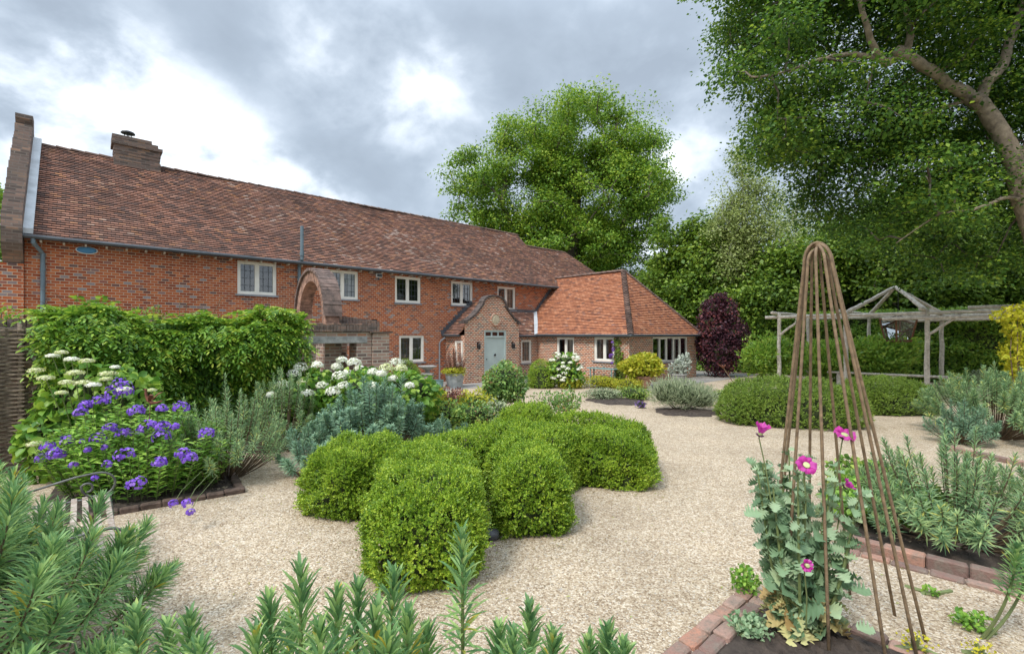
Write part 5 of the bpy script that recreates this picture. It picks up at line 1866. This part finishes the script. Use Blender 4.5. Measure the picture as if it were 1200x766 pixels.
def near_stem(label, pts, seed, L=.13):
    t = thing('euphorbia', label, 'shrub', (pts[0][0], pts[0][1], 0), 0, 'euphorbias closest to the camera')
    g = np.random.default_rng(seed)
    lb = LB(); sm = MB()
    for tip, lean in pts[1]:
        tp = np.array(tip) - np.array([pts[0][0], pts[0][1], 0])
        b = np.array([lean[0], lean[1], 0.])
        cp = np.array([tp[0] * .9 + lean[0] * .1, tp[1] * .9 + lean[1] * .1, tp[2] * .45])
        s = np.linspace(0, 1, 10)[:, None]
        cv = (1 - s) ** 2 * b + 2 * s * (1 - s) * cp + s * s * tp
        sm.tube(cv.tolist(), np.linspace(.011, .005, 10).tolist(), 7)
        k = 120
        leafy = .46
        ss = (1 - leafy * (1 - np.linspace(0, 1, k) ** .8))[:, None]
        P = (1 - ss) ** 2 * b + 2 * ss * (1 - ss) * cp + ss ** 2 * tp
        T = nrm(2 * (1 - ss) * (cp - b) + 2 * ss * (tp - cp))
        a = np.arange(k) * 2.39996 + g.uniform(0, 6)
        X = nrm(np.cross(T, np.array([.3, .9, .1]))); Y_ = np.cross(T, X)
        rad_ = X * np.cos(a)[:, None] + Y_ * np.sin(a)[:, None]
        f = (ss[:, 0] - (1 - leafy)) / leafy
        ang = 1.65 * (1 - f) + .34 * f + g.normal(0, .14, k)
        lb.add(T_LIN, P, T * np.cos(ang)[:, None] + rad_ * np.sin(ang)[:, None], T * np.sin(ang)[:, None] - rad_ * np.cos(ang)[:, None] + .15 * rdir(k, g), L * (1 - .42 * f ** 5) * g.uniform(.7, 1.15, k), .0145)
    lb.build('leaves', M_EUPHN, t); sm.build('stems', M_STEMG, t)
    return t


def tips(lst, ctr):
    out = []
    for i, (px, py, Y) in enumerate(lst):
        p = AT(px, py, Y)
        out.append((tuple(p), ((p.x - ctr[0]) * .5, (p.y - ctr[1]) * .5)))
    return out


ca = (-.72, 1.75)
near_stem('cluster of green euphorbia shoots at the bottom left of centre', (ca, tips([(352, 672, 1.75), (316, 708, 1.8), (395, 700, 1.7), (440, 722, 1.55), (461, 676, 1.85), (478, 725, 1.7), (375, 740, 1.55), (300, 745, 1.7), (420, 690, 2.0), (500, 745, 1.9), (340, 730, 2.0), (455, 752, 1.5)], ca)), 120)
cb_ = (-.2, 2.0)
near_stem('tall single euphorbia shoot standing against the front box lobe', (cb_, tips([(542, 628, 1.95)], cb_)), 121, .12)
cc = (.1, 1.8)
near_stem('low euphorbia shoots at the bottom edge right of centre', (cc, tips([(620, 716, 1.9), (584, 740, 1.8), (648, 748, 1.75), (602, 752, 1.65)], cc)), 122, .12)
cd = (.42, 1.75)
near_stem('pair of short euphorbia tips at the bottom edge before the soil bed', (cd, tips([(712, 740, 1.85), (690, 756, 1.8), (730, 760, 1.75)], cd)), 123, .115)
ce = (-1.35, 1.8)
near_stem('dark euphorbia rosette rising at the bottom left beside the gravel', (ce, tips([(222, 726, 1.85), (196, 738, 1.9), (160, 720, 1.9), (235, 760, 1.7)], ce)), 124, .12)

# single leggy euphorbia in the lower right corner
lp = G(1150, 748)
near_stem('leggy bare stemmed euphorbia in the lower right corner', ((lp.x, lp.y), [(tuple(AT(1192, 642, 3.0)), (0, 0)), (tuple(AT(1206, 655, 3.1)), (0.03, 0))]), 125, .1)

# ---------------------------------------------------------------- beds and edgings


def edging(label, p, q, rows=1, w=.105, h=.07, bl_=.215, seed=0, mat=M_EDGE, top=.045):
    p, q = Vector((p[0], p[1], 0)), Vector((q[0], q[1], 0))
    d = q - p; L_ = d.length
    t = MB(); rr_ = random.Random(seed)
    for r_ in range(rows):
        x = 0 - (r_ % 2) * bl_ / 2
        while x < L_:
            l_ = bl_ * rr_.uniform(.85, 1.05)
            Mx = Matrix.Translation((max(x, 0) + 0, r_ * (w + .006), rr_.uniform(-.008, .008))) @ Matrix.Rotation(rr_.uniform(-.02, .02), 4, 'Z') @ Matrix.Rotation(rr_.uniform(-.03, .03), 4, 'X')
            e = min(l_, L_ - max(x, 0)) - .008
            if e > .03: t.bbox(0, e, 0, w, -.03, top, .012, Mx, .004)
            x += l_
    o = t.build('brick_edging', mat)
    o.location = p; o.rotation_euler = (0, 0, math.atan2(d.y, d.x))
    return tag(o, label, 'edging', 'brick edgings of the beds')


def soil(name, pts, z=.012, seed=0):
    g_ = np.random.default_rng(seed)
    m = MB()
    xs = [p[0] for p in pts]; ys = [p[1] for p in pts]
    P = [Vector((p[0], p[1], 0)) for p in pts]
    # four corner patch, slightly mounded and crumbly
    nx, ny = 60, 60
    grid = []
    for j in range(ny + 1):
        for i in range(nx + 1):
            u, v = i / nx, j / ny
            p = P[0].lerp(P[1], u).lerp(P[3].lerp(P[2], u), v)
            e = min(u, 1 - u, v, 1 - v)
            p.z = z + min(e * 3, 1) * .03 + (g_.normal(0, .009) + .02 * lump(np.array([[p.x, p.y, 0]]), 5, seed)[0]) * min(1, e * 10)
            grid.append(tuple(p))
    m.v = grid
    for j in range(ny):
        for i in range(nx):
            a = j * (nx + 1) + i
            m.f.append((a, a + 1, a + nx + 2, a + nx + 1)); m.uv.append(None); m.mi.append(0)
    return tag(m.build(name, M_SOIL), kind='structure')


K0 = G(908, 700); e1 = d1.to_2d(); e2 = d2.to_2d()
k0 = K0.to_2d()
A1 = k0 - e1 * 1.6                      # towards the camera
B1 = k0 - e2 * 1.95                     # towards the right
soil('soil', [k0, B1, B1 - e1 * 1.6, A1], .006, 1)
edging('red brick edging on the left side of the poppy bed', A1, k0, 2, seed=1, top=.035)
edging('red brick edging along the back of the poppy bed', B1, k0, 1, seed=2, top=.035)
K2 = G(992, 642).to_2d(); K3 = G(1196, 695).to_2d()
dd = (K3 - K2).normalized()
nn_ = Vector((-dd.y, dd.x))
K3b = K2 + dd * 2.05
soil('soil', [K2, K3b, K3b + nn_ * 2.3, K2 + nn_ * 2.3], .008, 2)
edging('two course brick edging before the broad green euphorbia', K2, K3b, 1, .1, seed=3, top=.11, bl_=.3)
edging('low outer brick course along the path at right', K2 - nn_ * .13 - dd * .1, K3b - nn_ * .13, 1, .1, seed=4, top=.03, bl_=.25)
edging('end course of the brick edging at the right corner', K3b, K3b + nn_ * 1.6, 1, .1, seed=5, top=.10)
E1, E2 = G(1110, 528), G(1205, 548)
edging('brick edging below the far right euphorbia mound', E1, E2 + (E2 - E1) * .6, 1, .1, seed=6, top=.08)
P1_, P2_ = G(122, 606), G(288, 577)
edging('worn brick edging in front of the violet phlox', P1_ - (P2_ - P1_) * .2, P2_, 1, .1, seed=7, top=.06, mat=M_EDGED)
dl = (P2_ - P1_).normalized(); nl_ = Vector((-dl.y, dl.x, 0))
edging('worn brick edging turning up the gravel path by the euphorbia', P2_, P2_ + nl_ * 2.2, 1, .1, seed=8, top=.05, mat=M_EDGED)
s0 = P1_.to_2d() - dl.to_2d() * .6
soil('soil', [s0, P2_.to_2d(), P2_.to_2d() + nl_.to_2d() * 2.2, s0 + nl_.to_2d() * 2.2], .008, 3)
Q1, Q2 = G(525, 500), G(600, 490)
edging('brick edging below the mixed roses bed', Q1 - (Q2 - Q1) * .5, Q2, 1, .1, seed=9, top=.06, mat=M_EDGED)
# round islands
for (px, py, r_, nm) in ((722, 470, .95, 1), (805, 483, .85, 2), (595, 486, .55, 3), (330, 521, .7, 4), (430, 575, 0, 5)):
    if r_ == 0: continue
    c = G(px, py)
    m = MB()
    gq = np.random.default_rng(nm)
    K_ = 72
    ph_ = gq.uniform(0, 6.28, 4)
    ring = [r_ * .86 * (1 + .10 * math.sin(2 * a_ + ph_[0]) + .06 * math.sin(5 * a_ + ph_[1]) + .05 * math.sin(9 * a_ + ph_[2]) + gq.normal(0, .02)) for a_ in np.linspace(0, 6.2832, K_, endpoint=False)]
    for f_, z_ in ((1, .003), (.93, .022), (.75, .045), (.45, .055), (.15, .06)):
        for q_, a_ in enumerate(np.linspace(0, 6.2832, K_, endpoint=False)):
            m.v.append((ring[q_] * f_ * math.cos(a_), ring[q_] * f_ * math.sin(a_), z_ + (gq.normal(0, .008) if f_ < 1 else 0)))
    for i_ in range(4):
        for q_ in range(K_):
            a0_, b0_ = i_ * K_ + q_, i_ * K_ + (q_ + 1) % K_
            m.f.append((a0_, b0_, b0_ + K_, a0_ + K_)); m.uv.append(None); m.mi.append(0)
    m.f.append(tuple(4 * K_ + q_ for q_ in range(K_))); m.uv.append(None); m.mi.append(0)
    tag(m.build('soil', M_SOIL, loc=(c.x, c.y, 0)), kind='structure')

# ---------------------------------------------------------------- rusty obelisk
oc_ = Vector((2.27, 3.30, 0))
t = thing('garden_obelisk', 'tall rusty obelisk of bent steel rods over the poppy bed', 'obelisk', oc_)
for k in range(5):
    a = math.pi * k / 5 + .21
    dx, dy = math.cos(a), math.sin(a)
    pts = []
    Rb, Rt, zt = .46, .085, 2.50
    for s in np.linspace(0, 1, 8): pts.append((-(Rb + (Rt - Rb) * s), s * zt))
    for q in range(1, 10): pts.append((-Rt * math.cos(math.pi * q / 10), zt + (.105 + .012 * k) * math.sin(math.pi * q / 10)))
    for s in np.linspace(1, 0, 8): pts.append(((Rb + (Rt - Rb) * s), s * zt))
    m = MB()
    j1, j2 = random.uniform(-.02, .02), random.uniform(-.02, .02)
    m.tube([(x * dx - .062 * y_ + j1 * (1 - min(1, y_ / 2)), x * dy + j2 * (1 - min(1, y_ / 2)), y_ - .02) for x, y_ in pts], .0100, 8)
    m.build('rod', M_RUST, t, smooth=True)
for zz_, rr_ in ():
    m = MB(); m.tube([(-.062 * zz_ + rr_ * math.cos(a), rr_ * math.sin(a), zz_) for a in np.linspace(0, 6.2832, 25)], .008, 6); m.build('ring', M_RUST, t, smooth=True)

# ---------------------------------------------------------------- opium poppy
oq = Vector((1.93, 3.18, 0))
t = thing('poppy_plant', 'grey green poppy with magenta flowers inside the rusty obelisk', 'plant', oq)
g = np.random.default_rng(90)
lb = LB(); sm = MB(); ld = LB()
for i in range(24):
    a = g.uniform(0, 6.28); r = .36 * math.sqrt(g.random())
    tp = np.array([math.cos(a) * r, math.sin(a) * r * .8, g.uniform(.95, 1.22)])
    b = tp * np.array([.35, .35, 0])
    sm.tube([b, b * .4 + tp * .6 - np.array([0, 0, .1]), tp], [.012, .009, .005], 7)
    k = 30
    s = np.linspace(.10, 1.0, k)[:, None]
    P = b * (1 - s) + tp * s
    an = np.arange(k) * 2.4 + g.uniform(0, 6)
    an = an + g.normal(0, .5, k)
    rad_ = np.stack([np.cos(an), np.sin(an), g.uniform(-.75, .9, k)], 1)
    sz_ = (.15 - .085 * s[:, 0]) * g.uniform(.6, 1.2, k)
    NN = np.stack([np.cos(an) * .3, np.sin(an) * .3, np.ones(k)], 1) + .95 * rdir(k, g)
    old = (s[:, 0] < .3) & (g.random(k) < .45)
    lb.add(T_LOBE, P[~old], rad_[~old], NN[~old], sz_[~old], sz_[~old] * .8)
    if old.any():
        r2 = rad_[old].copy(); r2[:, 2] = -.6
        ld.add(T_LOBE, P[old], r2, NN[old], sz_[old] * 1.15, sz_[old] * .7)
for px, py, Y, L_ in ((890, 600, 3.1, .11), (1004, 578, 3.1, .09), (998, 690, 3.05, .11), (1004, 735, 3.0, .10)):
    p = np.array(AT(px, py, Y) - oq)
    lb.add(T_LOBE, p[None], np.array([[math.copysign(1, p[0]), -.3, .1]]), np.array([[0, -.5, 1.]]), L_, L_ * .85)
sm.build('stems', M_STEMG, t)
lb.build('leaves', M_POPL, t); ld.build('withered_leaves', M_POPDRY, t)


def petal_cup(lb, c, r, face, g, npet=6, openn=.9):
    face = np.asarray(face, float) / np.linalg.norm(face)
    X = nrm(np.cross(face, [.1, .2, .97])[None])[0]; Y_ = np.cross(face, X)
    rows, cols = 7, 13
    for k in range(npet):
        a0 = 6.283 * k / npet + g.uniform(-.2, .2)
        v = []
        for i in range(rows):
            s = i / (rows - 1)
            for j in range(cols):
                w = (j / (cols - 1) - .5) * 2
                an = a0 + w * (.25 + .48 * math.sin(s * 2.2))
                rr_ = r * (.10 + .95 * s) * (1 - .12 * w * w) 
                hgt = r * ((1 - openn) * 1.5 * s + .55 * math.sin(s * 1.9) - .35 * openn * s ** 3 + (.16 * math.sin(w * 5.5 + k * 2) + .07 * math.sin(w * 13 + k)) * s * s + (.05 if k % 2 else 0))
                v.append(np.asarray(c) + (X * math.cos(an) + Y_ * math.sin(an)) * rr_ + face * hgt)
        m = MB(); m.v = [tuple(q) for q in v]
        for i in range(rows - 1):
            for j in range(cols - 1):
                p = i * cols + j
                m.f.append((p, p + 1, p + cols + 1, p + cols))
        lb.mb(m)


for px, py, Y, r_, face, op_ in ((890, 511, 3.05, .052, (.2, -.25, 1), .15), (943, 547, 2.98, .068, (-.05, -.85, .75), .85), (988, 513, 3.1, .072, (.05, -.5, .9), .8), (989, 571, 3.2, .05, (.6, -.4, .6), .5), (943, 661, 2.75, .040, (.0, -1, .2), .7)):
    c = np.array(AT(px, py, Y) - oq)
    fl = LB(); petal_cup(fl, c, r_ * .86, face, g, 5 if r_ < .06 else 6, op_)
    fo = fl.build('flower', M_POPF, t, smooth=True)
    f_ = np.asarray(face, float); f_ /= np.linalg.norm(f_)
    m = MB(); m.tube([c + f_ * .004, c + f_ * .012, c + f_ * .030, c + f_ * .034], [r_ * .18, r_ * .26, r_ * .30, r_ * .2], 10); m.build('seed_pod', M_PODC, fo)
    m = MB(); m.tube([c + f_ * .001, c + f_ * .010], [r_ * .30, r_ * .5], 12); m.build('stamens', M_POPDK, fo)
    m = MB(); b = c * np.array([.75, .8, 0]) + np.array([0, 0, max(.0, c[2] - .42)])
    m.tube([b, (b + c) / 2 + g.normal(0, .008, 3), c - f_ * .01, c], [.005, .004, .0035, .005], 6); m.build('flower_stalk', M_STEMG, fo)
# small plants on the soil
for px, py, w, h, mat, lab, nm in ((878, 742, .13, .10, M_POPL, 'low toothed seedling on the soil left of the poppy', 'seedling'), (872, 694, .11, .17, M_PHLOX, 'small bright green seedling at the brick corner', 'seedling'),
                                   (1072, 764, .085, .12, M_YELF, 'yellow flowered lady mantle tuft at the bottom edge', 'alchemilla'), (1150, 772, .08, .10, M_YELF, 'second yellow tuft nearer the lower right corner', 'alchemilla'), (1092, 697, .05, .05, M_PHLOX, 'tiny weed on the gravel between the two brick edgings', 'weed'),
                                   (1140, 735, .10, .08, M_PHLOX, 'small weed below the leggy euphorbia stem', 'weed'), (400, 547, .07, .07, M_PHLOX, 'tiny weed in the gravel behind the left box lobe', 'weed')):
    bush(nm, lab, 'plant', G(px, py), [(0, 0, h * .6, w, w, h * .5)], 1300 if mat is M_YELF else 2200, .02 if mat is M_YELF else .035, .014 if mat is M_YELF else .022, mat, tm=T_OVAL, core=False, amp=.3, jit=.3, stems=4, stem_mat=M_STEMG, seed=px)
# geranium clump behind the obelisk
for px, py, w, h, lab in ((1030, 610, .48, .40, 'low green geranium clump just behind the obelisk'), (1066, 612, .42, .34, 'low green geranium clump before the broad euphorbia'), (1015, 585, .4, .42, 'pale leaved geranium tuft on the court side of the bed')):
    bush('geranium', lab, 'plant', G(px, py), [(0, 0, h * .55, w, w * .9, h * .5)], 1000, .065, .05, M_MIX if px != 1030 else M_PHLOX, tm=T_OVAL, core=True, amp=.25, jit=.2, stems=4, stem_mat=M_STEMG, seed=px, core_f=.7)

# ---------------------------------------------------------------- iron bench at left
S = Vector((-3.98, 4.72, 0))
t = thing('iron_bench', 'old slatted iron bench with scrolled arm beside the phlox', 'bench', S, HA)
# local x = +d1 (front), local y = +d2 ; bench runs towards the camera (-y)
for k in range(8):
    x = -.02 - k * .078
    m = MB()
    pts = [Vector((x, .0 - .02 * 0, .43)), Vector((x, -.7, .44)), Vector((x, -1.855, .43))]
    m.bbox(x - .021, x + .021, -1.95, .0, .43, .438, .003, jit=.002)
    m.build('slat', M_IRONPALE, t)
for y in (-.05, -1.85):
    m = MB()
    m.bbox(-.62, .02, y - .016, y + .016, .415, .4285, .003)
    m.build('seat_rail', M_IRONGREY, t)
for y in (-.05, -1.85):
    for x, k in ((.0, 1), (-.6, -1)):
        m = MB(); m.tube([(x, y, .43), (x + .02 * k, y, .3), (x + .03 * k, y, .12), (x + .07 * k, y, .01)], .011, 7); m.build('leg', M_IRONGREY, t, smooth=True)
    m = MB()
    pts = [(-.62, y, .56), (-.45, y, .60), (-.25, y, .645), (-.1, y, .66)]
    for a in np.linspace(1.4, -3.3, 18): pts.append((-.08 + .125 * math.cos(a), y, .545 + .115 * math.sin(a)))
    for a in np.linspace(-3.3, -7.9, 14): pts.append((-.165 + .042 * math.cos(a), y, .53 + .042 * math.sin(a)))
    m.tube(pts, .0105, 7); m.build('arm', M_IRONGREY, t, smooth=True)
m = MB()
for z in (.52, .62, .72, .82): m.bbox(-.68 - z * .1, -.672 - z * .1, -1.95, .0, z, z + .04, .003)
for y in (-.05, -1.85): m.tube([(-.6, y, .43), (-.69, y, .6), (-.76, y, .9)], .012, 7)
m.build('backrest', M_IRONPALE, t)

# rusty bird ornament on a stake
bq = AT(176, 470, 5.9)
t = thing('bird_ornament', 'rusty metal bird ornament on a stake above the phlox', 'ornament', (bq.x, bq.y, 0))
m = MB(); m.tube([(-.05, 0, 0), (0, 0, bq.z - .03)], .006, 6); m.build('stake', M_RUST, t)
z = bq.z
m = MB()
m.tube([(-.05, 0, z + .14), (-.055, 0, z + .11), (-.045, 0, z + .06), (-.02, 0, z + .01), (.03, 0, z - .02), (.09, 0, z - .015), (.16, 0, z + .012)], [.004, .018, .020, .026, .030, .022, .005], 9, squash=.7)
m.tube([(-.085, 0, z + .135), (-.06, 0, z + .145), (-.045, 0, z + .13)], [.003, .014, .012], 8)
m.build('body', M_RUSTR, t, smooth=True)
for s_ in (-1, 1):
    m = MB()
    m.tube([(0, s_ * .015, z + .0), (.03, s_ * .04, z + .05), (.06, s_ * .055, z + .085), (.10 + .02 * s_, s_ * .06, z + .09 + .02 * s_)], [.012, .028, .026, .004], 8, squash=.3)
    m.build('wing', M_RUSTR, t, smooth=True)
# dried rusty flower stake in the court (right of the pots)
rq = G(872, 470)
t = thing('rusty_stake', 'thin rusty ornamental stake leaning beside the box mound', 'ornament', rq)
m = MB(); m.tube([(0, 0, 0), (-.35, 0, .6), (-.62, .0, 1.0)], .012, 6); m.build('stem', M_RUST, t)
m = MB()
for a in range(5): m.tube([(-.62, 0, 1.0), (-.66 + .12 * math.cos(a * 1.25), .1 * math.sin(a * 1.25), 1.1)], [.03, .004], 6)
m.build('finial', M_RUSTR, t)

# ---------------------------------------------------------------- the court in front of the house
# rose standard near the door
q = G(590, 487)
t = bush('rose_bush', 'rounded standard rose bush in front of the grey green door', 'shrub', (q.x, q.y, 0), [(0, 0, .86, .52, .5, .46), (.12, 0, .62, .5, .45, .32), (-.15, 0, .62, .42, .4, .32)], 620, .075, .04, M_ROSE, tm=T_OVAL, amp=.22, jit=.2, core_f=.6, seed=200, stem_mat=M_STEMB)
m = MB()
for i in range(3): m.tube([(.03 * i - .03, 0, .0), (.05 * i - .05, .02 * i, .5)], [.028, .02], 7)
m.tube([(-.05, -.1, 1.2), (-.02, -.12, 1.36), (.04, -.12, 1.48)], [.005, .004, .003], 5)
m.build('trunk', M_STEMB, t)
bush('rose_bush', 'low loose rose with a few pink blooms on the open gravel', 'shrub', G(650, 489), [(0, 0, .32, .62, .45, .3), (.3, 0, .36, .4, .35, .3)], 330, .065, .035, M_ROSE, tm=T_OVAL, core=False, amp=.35, jit=.35, seed=201)
lb = LB()
g = np.random.default_rng(4)
# mixed bed between hydrangea and door
MG = 'perennials in the mixed bed'
for px, py, Y, w, h, mat, L_, lab in ((470, 490, 9.6, .55, .98, M_MIX, .06, 'leafy pale green perennial beside the white hydrangea bank'), (500, 487, 10.2, .5, .95, M_YEL, .055, 'yellow green alchemilla mound in the mixed bed'),
                                      (530, 485, 10.4, .45, .78, M_BURG, .06, 'burgundy leaved perennial in the mixed bed'), (556, 487, 10.3, .42, .80, M_YEL, .055, 'yellow leaved perennial at the right end of the mixed bed'),
                                      (515, 492, 10.0, .6, .62, M_MIX, .06, 'low green perennial along the mixed bed edging'), (555, 492, 10.0, .5, .62, M_ROSE, .055, 'dark green perennial by the end of the brick edging'),
                                      (583, 497, 10.0, .26, .62, M_GREY, .05, 'silver grey plant at the foot of the standard rose'), (450, 500, 8.9, .35, .7, M_GREY, .05, 'grey leaved plant between hydrangea bank and blue euphorbia')):
    q = Vector(((px - CX) / FPX * Y, Y, 0))
    bush('perennial_plant', lab, 'plant', q, [(0, 0, h * .55, w, w, h * .48), (w * .5, .1, h * .42, w * .6, w * .6, h * .4), (-w * .5, .0, h * .45, w * .6, w * .6, h * .4)], 650, L_, L_ * .6, mat, tm=T_OVAL, amp=.3, jit=.25, k=4, core_f=.6, seed=px + 300, group=MG, stem_mat=M_STEMG)
# clipped and loose shrubs at the house
for px, Y, w, h, mat, lab, L_ in ((634, 18.0, .56, 1.04, M_BOX, 'bright green clipped box ball left of the white hydrangea', .035), (476, 16.6, .5, 1.15, M_BOXD, 'round green bush under the ground floor window', .04)):
    q = Vector(((px - CX) / FPX * Y, Y, 0))
    superell_hedge('box_ball', lab, (q.x, q.y), (1, 0), (w, w, h), 2.2, 2200, L_, L_ * .65, mat, 'clipped balls by the house', .05, 4, px)
for px, py, w, h, mat, lab, L_, rot in ((706, 454, .62, .42, M_YEL, 'yellow alchemilla mound below the wing bench', .06, 0), (735, 456, .5, .38, M_YEL, 'yellow alchemilla mound beside the terracotta pot', .06, 0), (668, 455, .45, .4, M_YEL, 'yellow green edging plant before the wing hydrangea', .06, 0),
                                        (705, 468, .55, .34, M_GREY, 'left half of the low catmint in the round bed', .05, 0), (740, 468, .55, .38, M_MIX, 'right half of the low catmint in the round bed', .05, 0), (750, 478, .16, .2, M_MAUVE, 'small mauve flowered tuft before the round bed', .03, 0),
                                        (820, 475, .4, .35, M_GREY, 'low grey tuft right of the lavender', .05, 0), (845, 468, .35, .26, M_MIX, 'low green tuft in the bed right of the lavender', .05, 0)):
    bush('perennial_plant', lab, 'plant', G(px, py), [(0, 0, h * .5, w, w * .8, h * .5), (w * .5, 0, h * .4, w * .6, w * .6, h * .4)], 800, L_, L_ * .5, mat, tm=T_QUAD, amp=.3, jit=.3, core=True, core_f=.6, seed=px + 500, stems=4, stem_mat=M_STEMG, group='low plants in the court')
q = G(800, 481)
bush('lavender', 'soft grey lavender bush in the right hand round bed', 'shrub', (q.x, q.y, 0), [(0, 0, .42, .72, .6, .38), (.45, 0, .35, .5, .45, .3), (-.4, 0, .45, .5, .45, .36)], 900, .085, .012, M_GREY, tm=T_LIN2, amp=.3, jit=.28, core_f=.6, up=1.2, out=.9, rnd=.5, seed=130, group='low plants in the court')
# terracotta pot with golden shrub
q = G(752, 454.5)
t = thing('terracotta_pot', 'terracotta pot at the corner of the wing', 'pot', q)
m = MB(); m.lathe([(.26, 0), (.30, .06), (.36, .38), (.39, .39), (.39, .46), (.35, .46), (.33, .40), (.05, .39)], 28); m.build('body', M_TERRA, t, smooth=False)
bush('golden_shrub', 'golden leaved shrub growing in the terracotta pot', 'shrub', q + Vector((0, 0, .40)), [(0, 0, .45, .62, .55, .42), (.35, 0, .3, .45, .4, .3), (-.35, 0, .35, .45, .4, .33)], 420, .12, .07, M_YEL, tm=T_OVAL, amp=.25, jit=.22, core_f=.6, seed=600, out=.6)
# second pot: grey planter with silver plant near the end window
q = G(795, 449)
t = thing('stone_pot', 'pale stone pot under the five light window', 'pot', q)
m = MB(); m.lathe([(.2, 0), (.28, .1), (.33, .34), (.36, .36), (.34, .40), (.05, .36)], 22); m.build('body', M_CONC, t)
bush('silver_shrub', 'silver white leaved plant in the pale stone pot', 'shrub', q + Vector((0, 0, .34)), [(0, 0, .3, .35, .3, .3), (.25, 0, .5, .25, .2, .35)], 380, .11, .055, leafmat('silver_leaf', [(0, (.22, .26, .2)), (1, (.55, .58, .52))], .15, .6), tm=T_OVAL, amp=.3, jit=.3, core=False, seed=601)
# zinc planter by the porch
q = G(533, 454)
t = thing('zinc_planter', 'tapered grey zinc planter left of the porch', 'planter', q)
m = MB(); m.lathe([(.27, 0), (.36, .5), (.385, .51), (.385, .54), (.34, .54), (.32, .48), (.03, .47)], 26); m.build('body', M_ZINC, t)
euphorbia('wispy bronze grass in the zinc planter', (q.x, q.y, .45), 60, 1.0, .42, .09, .012, 26, M_BURG, .8, 131, group=None, name='bronze_grass', hv=.2, cat='plant')
bush('trailing_plant', 'yellow green trailing plant round the rim of the zinc planter', 'plant', q + Vector((0, 0, .48)), [(0, -.05, .12, .46, .42, .16)], 900, .06, .04, M_YEL, core=False, amp=.3, jit=.3, seed=602, stems=4)
q = G(513, 455.5)
t = thing('teal_pot', 'small teal glazed pot beside the zinc planter', 'pot', q)
m = MB(); m.lathe([(.16, 0), (.2, .1), (.21, .3), (.23, .33), (.19, .33), (.03, .28)], 20); m.build('body', M_TEAL, t)
q = G(501, 456)
t = thing('bird_bath', 'stone bird bath on a square pedestal by the house wall', 'bird bath', q)
m = MB(); m.bbox(-.17, .17, -.17, .17, 0, .52, .02); m.bbox(-.21, .21, -.21, .21, .525, .6, .015); m.build('pedestal', M_CONC, t)
m = MB(); m.lathe([(.09, .603), (.08, .68), (.2, .76), (.34, .82), (.345, .85), (.3, .84), (.02, .80)], 24); m.build('bowl', M_CONC, t)
# narrow blue-green bench against the wing
t = thing('narrow_bench', 'narrow blue green bench against the brick wing', 'bench', H(16.6, -4.85, 0), HA)
m = MB(); m.bbox(-.17, .17, -.68, .68, .60, .645, .008); m.build('seat', M_TEAL, t)
for y in (-.55, .5):
    m = MB()
    for x in (-.13, .1): m.bbox(x, x + .04, y, y + .04, 0, .598, .004)
    m.bbox(-.088, .098, y + .003, y + .037, .25, .29, .004); m.build('leg', M_TEAL, t)
# clematis on the wall
bush('clematis', 'dark leaved clematis climbing the wing wall beside a window', 'climber', H(16.9, -5.45, 0), [(0, 0, .45, .22, .28, .45), (0, .1, 1.05, .16, .25, .45), (-.02, .22, 1.6, .13, .18, .25)], 600, .07, .045, M_BOXD, core=False, amp=.3, jit=.35, seed=603)
g = np.random.default_rng(70)
t = bpy.data.objects[[o.name for o in bpy.data.objects if o.name.startswith('clematis')][0]]
l2 = LB()
for i in range(9):
    p = (-.22 + g.normal(0, .04), .2 + g.normal(0, .14), 1.15 + g.normal(0, .3)); head_dome(l2, p, .05, g, 8, .07, .5)
l2.build('flowers', M_MAUVE, t)
